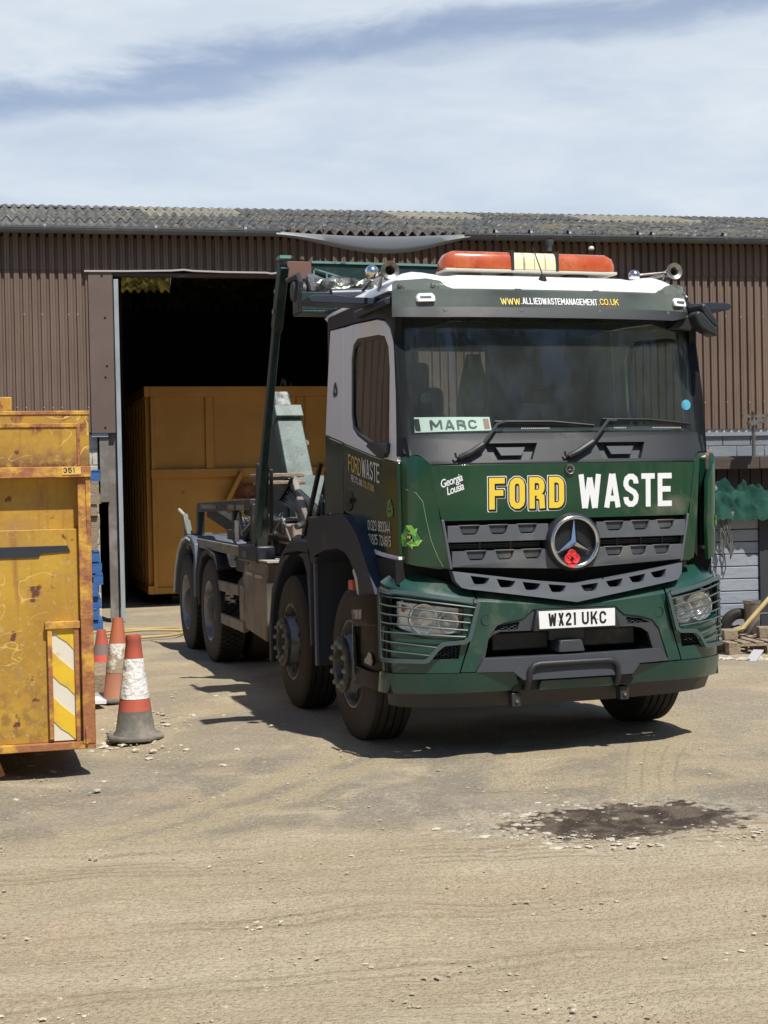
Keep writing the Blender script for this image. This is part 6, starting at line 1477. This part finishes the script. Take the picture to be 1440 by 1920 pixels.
def ground_mat():
    m = bpy.data.materials.new('gravel_yard'); m.use_nodes = True; nt = m.node_tree; N = nt.nodes; L = nt.links; b = N['Principled BSDF']; b.inputs['Roughness'].default_value = .95; b.inputs['Specular IOR Level'].default_value = .2
    tc = N.new('ShaderNodeTexCoord'); src = tc.outputs['Object']
    def nz(sc, lo, hi, stretch=None, rot=0, det=8, rough=.6, dist=0, loc=(0, 0, 0)):
        s = src
        if stretch: mp = N.new('ShaderNodeMapping'); mp.vector_type = 'TEXTURE'; mp.inputs['Scale'].default_value = tuple(1/q for q in stretch); mp.inputs['Rotation'].default_value = (0, 0, rot); mp.inputs['Location'].default_value = loc; L.new(s, mp.inputs[0]); s = mp.outputs[0]
        n = N.new('ShaderNodeTexNoise'); n.inputs['Scale'].default_value = sc; n.inputs['Detail'].default_value = det; n.inputs['Roughness'].default_value = rough; n.inputs['Distortion'].default_value = dist; L.new(s, n.inputs[0])
        mr = N.new('ShaderNodeMapRange'); mr.interpolation_type = 'SMOOTHSTEP'; L.new(n.outputs[0], mr.inputs[0]); mr.inputs[1].default_value = lo; mr.inputs[2].default_value = hi; return mr.outputs[0], n.outputs[0]
    def mth(op, a, c):
        k = N.new('ShaderNodeMath'); k.operation = op
        for i, v in enumerate((a, c)):
            if isinstance(v, (int, float)): k.inputs[i].default_value = v
            else: L.new(v, k.inputs[i])
        return k.outputs[0]
    def mix(a, c, f):
        mx = N.new('ShaderNodeMix'); mx.data_type = 'RGBA'
        if isinstance(f, (int, float)): mx.inputs[0].default_value = f
        else: L.new(f, mx.inputs[0])
        for i, v in ((6, a), (7, c)):
            if isinstance(v, tuple): mx.inputs[i].default_value = v+(1,)
            else: L.new(v, mx.inputs[i])
        return mx.outputs[2]
    TAN, PALE, GREY, PINK = (.378, .308, .204), (.446, .376, .260), (.29, .252, .196), (.420, .318, .216)
    c = mix(TAN, PALE, nz(1.1, .40, .66, (.5, 1.6, 1), .15)[0])
    c = mix(c, PINK, nz(.6, .50, .68, (.6, 1.2, 1), .1, loc=(3, 1, 0))[0])
    # greyer stony ground beyond the driven strip
    sp = N.new('ShaderNodeSeparateXYZ'); L.new(src, sp.inputs[0])
    band = N.new('ShaderNodeMapRange'); band.interpolation_type = 'SMOOTHSTEP'; L.new(sp.outputs[1], band.inputs[0]); band.inputs[1].default_value = 7.0; band.inputs[2].default_value = 8.0
    g1 = nz(.75, .44, .58, (1, 1, 1), .3, dist=.5, loc=(1.7, .4, 0))[0]
    c = mix(c, GREY, mth('MULTIPLY', mth('MULTIPLY', band.outputs[0], g1), .75))
    # wheel tracks swept clean through the grey stones
    def track(pts, w0, w1):
        a2, a1_, a0 = np.polyfit([p[1] for p in pts], [p[0] for p in pts], 2)
        yv = sp.outputs[1]; xv = mth('ADD', mth('MULTIPLY', mth('ADD', mth('MULTIPLY', yv, float(a2)), float(a1_)), yv), float(a0))
        d = mth('ABSOLUTE', mth('SUBTRACT', sp.outputs[0], xv), 0); d = mth('ADD', d, mth('MULTIPLY', mth('SUBTRACT', nz(7, 0, 1)[1], .5), w1*.8))
        m_ = N.new('ShaderNodeMapRange'); m_.interpolation_type = 'SMOOTHSTEP'; L.new(d, m_.inputs[0]); m_.inputs[1].default_value = w0; m_.inputs[2].default_value = w1; m_.inputs[3].default_value = 1; m_.inputs[4].default_value = 0
        return m_.outputs[0]
    def yband(a, b, e=.25):
        m1 = N.new('ShaderNodeMapRange'); m1.interpolation_type = 'SMOOTHSTEP'; L.new(sp.outputs[1], m1.inputs[0]); m1.inputs[1].default_value = a-e; m1.inputs[2].default_value = a
        m2 = N.new('ShaderNodeMapRange'); m2.interpolation_type = 'SMOOTHSTEP'; L.new(sp.outputs[1], m2.inputs[0]); m2.inputs[1].default_value = b; m2.inputs[2].default_value = b+e; m2.inputs[3].default_value = 1; m2.inputs[4].default_value = 0
        return mth('MULTIPLY', m1.outputs[0], m2.outputs[0])
    TL = [(-.03, 9.37), (-.40, 8.64), (-.73, 8.08), (-.96, 7.65), (-1.20, 7.30)]
    near_ = yband(7.35, 10.2)
    gz = yband(7.55, 9.3, .35)
    c = mix(c, (.205, .185, .148), mth('MULTIPLY', mth('MULTIPLY', gz, nz(1.6, .42, .56, dist=.4)[0]), .62))
    for dx in (0, -.36): c = mix(c, (.385, .318, .205), mth('MULTIPLY', mth('MULTIPLY', track([(x+dx, y) for x, y in TL], .07, .17), near_), .85))
    c = mix(c, (.385, .318, .205), mth('MULTIPLY', mth('MULTIPLY', track([(1.80, 9.9), (1.60, 9.1), (1.45, 8.3)], .10, .26), yband(8.2, 10.5)), .8))
    for dx in (-.15, -.05, .06, .16): c = mix(c, (.24, .195, .135), mth('MULTIPLY', mth('MULTIPLY', track([(1.80+dx*1.3, 9.9), (1.60+dx, 9.1), (1.45+dx*.9, 8.3)], .002, .016), yband(8.5, 9.5, .5)), .45))
    for y0_, sl_t in ((6.72, .13), (6.80, .13), (6.90, .135), (6.98, .135), (5.95, .20), (6.05, .20), (7.18, .10), (5.2, .24), (5.3, .24)):
        d = mth('ABSOLUTE', mth('SUBTRACT', sp.outputs[1], mth('ADD', mth('MULTIPLY', sp.outputs[0], sl_t), y0_)), 0); d = mth('ADD', d, mth('MULTIPLY', mth('SUBTRACT', nz(3, 0, 1)[1], .5), .05))
        m_ = N.new('ShaderNodeMapRange'); m_.interpolation_type = 'SMOOTHSTEP'; L.new(d, m_.inputs[0]); m_.inputs[1].default_value = .004; m_.inputs[2].default_value = .028; m_.inputs[3].default_value = 1; m_.inputs[4].default_value = 0
        c = mix(c, (.20, .158, .10), mth('MULTIPLY', mth('MULTIPLY', m_.outputs[0], nz(1.2, .35, .6)[0]), .55))
    # fine stretched wheel marks
    c = mix(c, (.26, .208, .130), mth('MULTIPLY', nz(3.2, .52, .72, (.22, 7, 1), .15, det=5)[0], .42))
    c = mix(c, (.225, .178, .112), mth('MULTIPLY', nz(9, .55, .75, (.12, 6, 1), .18, det=4)[0], .45))
    # grit
    c = mix(c, (.52, .45, .31), mth('MULTIPLY', nz(30, .54, .68, det=5)[0], .6))
    c = mix(c, (.165, .135, .088), mth('MULTIPLY', nz(38, .58, .72, det=4, loc=(2, 3, 0), stretch=(1, 1, 1))[0], .6))
    c = mix(c, (.13, .105, .07), mth('MULTIPLY', nz(95, .60, .72, det=3, loc=(5, 3, 0), stretch=(1, 1, 1))[0], .75))
    # damp patch
    mp = N.new('ShaderNodeMapping'); mp.vector_type = 'TEXTURE'; mp.inputs['Location'].default_value = (1.19, 7.52, 0); mp.inputs['Scale'].default_value = (.72, .42, 1); mp.inputs['Rotation'].default_value = (0, 0, .05); L.new(src, mp.inputs[0])
    ln = N.new('ShaderNodeVectorMath'); ln.operation = 'LENGTH'; L.new(mp.outputs[0], ln.inputs[0])
    r = mth('ADD', ln.outputs[1], mth('ADD', mth('MULTIPLY', mth('SUBTRACT', nz(5, 0, 1)[1], .5), 1.3), mth('MULTIPLY', mth('SUBTRACT', nz(17, 0, 1, det=5)[1], .5), 1.1)))
    mr = N.new('ShaderNodeMapRange'); mr.interpolation_type = 'SMOOTHSTEP'; L.new(r, mr.inputs[0]); mr.inputs[1].default_value = .72; mr.inputs[2].default_value = .92; mr.inputs[3].default_value = 1; mr.inputs[4].default_value = 0
    wet = mr.outputs[0]
    mr2 = N.new('ShaderNodeMapRange'); L.new(r, mr2.inputs[0]); mr2.inputs[1].default_value = .7; mr2.inputs[2].default_value = 1.7; mr2.inputs[3].default_value = 1; mr2.inputs[4].default_value = 0
    stony = mth('MULTIPLY', mr2.outputs[0], nz(14, .50, .58, det=3)[0])
    c = mix(c, (.56, .51, .42), mth('MULTIPLY', stony, .38))
    c = mix(c, mix((.058, .043, .031), (.135, .105, .078), nz(7, .42, .58)[0]), wet)
    vo = N.new('ShaderNodeTexVoronoi'); vo.inputs['Scale'].default_value = 17; L.new(src, vo.inputs['Vector'])
    vs_ = N.new('ShaderNodeSeparateColor'); L.new(vo.outputs['Color'], vs_.inputs[0])
    cell = mth('MULTIPLY', mth('LESS_THAN', vo.outputs['Distance'], mth('MULTIPLY', vs_.outputs[0], .62)), mth('GREATER_THAN', vs_.outputs[1], .45))
    rim = N.new('ShaderNodeMapRange'); rim.interpolation_type = 'SMOOTHSTEP'; L.new(mth('ABSOLUTE', mth('SUBTRACT', mth('ADD', r, mth('MULTIPLY', sp.outputs[1], .9)), 7.62), 0), rim.inputs[0]); rim.inputs[1].default_value = .16; rim.inputs[2].default_value = .62; rim.inputs[3].default_value = 1; rim.inputs[4].default_value = 0
    c = mix(c, mix((.36, .31, .23), (.50, .44, .34), vs_.outputs[2]), mth('MULTIPLY', mth('MULTIPLY', cell, rim.outputs[0]), .85))
    L.new(c, b.inputs['Base Color'])
    rr = N.new('ShaderNodeMapRange'); L.new(wet, rr.inputs[0]); rr.inputs[3].default_value = .95; rr.inputs[4].default_value = .60; L.new(rr.outputs[0], b.inputs['Roughness'])
    h = mth('ADD', mth('MULTIPLY', nz(16, 0, 1, det=9, rough=.72)[1], 1.0), mth('MULTIPLY', nz(5, 0, 1, (.15, 6, 1), .16)[1], .7))
    h = mth('ADD', h, mth('MULTIPLY', nz(60, .45, .75, det=4)[0], .45))
    for sc_, am in ((34, .22), (85, .16)):
        vo = N.new('ShaderNodeTexVoronoi'); vo.inputs['Scale'].default_value = sc_; L.new(src, vo.inputs['Vector'])
        vm = N.new('ShaderNodeMapRange'); L.new(vo.outputs['Distance'], vm.inputs[0]); vm.inputs[1].default_value = .1; vm.inputs[2].default_value = .5; vm.inputs[3].default_value = 1; vm.inputs[4].default_value = 0
        h = mth('ADD', h, mth('MULTIPLY', mth('MULTIPLY', vm.outputs[0], nz(3.3, .42, .62)[0]), am))
    bp = N.new('ShaderNodeBump'); bp.inputs['Strength'].default_value = .9; bp.inputs['Distance'].default_value = .016; L.new(h, bp.inputs['Height']); L.new(bp.outputs[0], b.inputs['Normal'])
    return m
me.materials.append(ground_mat())
# loose stones
def pebbles(n, fx, m, name, label, kmin, kmax, flat=.55):
    V = []; F = []
    base = np.array([(1, 0, 0), (0, 1, 0), (-1, 0, 0), (0, -1, 0), (0, 0, 1), (.7, .7, .45), (-.7, .6, .5), (-.6, -.7, .4), (.7, -.6, .5)])
    tri = [(0, 5, 8), (0, 1, 5), (1, 6, 5), (1, 2, 6), (2, 7, 6), (2, 3, 7), (3, 8, 7), (3, 0, 8), (4, 5, 6), (4, 6, 7), (4, 7, 8), (4, 8, 5)]
    for i in range(n):
        x, y = fx(); s = kmin+(kmax-kmin)*rng.random()**4; a = rng.uniform(0, 6.28)
        P = base*(1+rng.uniform(-.28, .28, base.shape)); P = P*np.array([s*rng.uniform(.8, 1.5), s, s*flat*rng.uniform(.7, 1.2)])
        ca, sa = math.cos(a), math.sin(a); X = P[:, 0]*ca-P[:, 1]*sa; Y = P[:, 0]*sa+P[:, 1]*ca
        z0 = float(ground_z(np.array(x), np.array(y)))-s*.06
        k = len(V); V += [(x+X[j], y+Y[j], z0+P[j, 2]) for j in range(9)]; F += [(k+t[0], k+t[1], k+t[2]) for t in tri]
    me = bpy.data.meshes.new(name); me.from_pydata(V, [], F); me.materials.append(m); o = bpy.data.objects.new(name, me); COL.objects.link(o); return tag(o, label, 'gravel', kind='stuff')
m_peb = mat('tan_stone', (.42, .35, .24), .9, var=((.36, .30, .21), 1.5, .45, .55), var2=((.52, .47, .36), 2.3, .52, .60))
m_peb2 = mat('pale_stone', (.50, .45, .36), .9, var=((.36, .31, .24), 3.1, .45, .6))
def any_(): 
    y = 4.6+14*rng.random()**1.5; return (rng.uniform(-.30, .30)*y*1.0, y)
pebbles(4200, any_, m_peb, 'loose_gravel', 'small loose stones scattered over the dusty yard', .003, .012)
def ringp():
    while True:
        a = rng.uniform(0, 6.28); r = rng.normal(1.0, .22); x, y = 1.20+.68*r*math.cos(a), 7.50+.42*r*math.sin(a)
        if a > 3.0 or rng.random() < .45 or x < 1: return (x, y)
pebbles(420, ringp, m_peb2, 'pale_gravel', 'pale stones bedded round the dark damp patch', .005, .026, .34)
def left(): return (rng.normal(-1.9, .35), 10.6+rng.normal(0, .9))
pebbles(500, left, m_peb2, 'rubble', 'broken rubble strewn round the cones beside the skip', .006, .030, .5)
def heap(): return (rng.uniform(3.1, 4.2), rng.uniform(14.2, 15.2))
pebbles(300, heap, m_peb2, 'rubble_heap', 'pale rubble on the ground around the flat pallet', .01, .05, .5)

# ------------------------------------------------------------------ trees behind the camera (seen only in reflections)
v = []; f = []
for i in range(26000):
    th = rng.uniform(-1.25, 1.25)+math.atan2(-.76, .64); rr_ = 24+rng.normal(0, 1.3); dx_ = th*24
    h = 15.5+2.0*math.sin(dx_*.45)+1.5*math.sin(dx_*1.1+1)+1.0*math.sin(dx_*2.3)
    c = np.array([1.5+rr_*math.cos(th), 9+rr_*math.sin(th), .4+rng.uniform(0, 1)**.8*h*rng.uniform(.85, 1.04)]); n = rng.normal(size=3); n /= np.linalg.norm(n); a = np.cross(n, [0, 0, 1.]); a /= np.linalg.norm(a)+1e-6; b = np.cross(n, a); s = rng.uniform(.14, .34)
    k = len(v); v += [tuple(c+a*s), tuple(c+b*s*.6), tuple(c-a*s), tuple(c-b*s*.6)]; f.append((k, k+1, k+2, k+3))
tr_o = MB().add(v, f).build('tree_belt', mat('leaf_green', (.10, .12, .08), .8, var=((.22, .24, .17), .8, .4, .6)), None, smooth=0)
tag(tr_o, 'leafy tree belt reflected as dark foliage in the lorry windscreen', 'trees', kind='stuff')
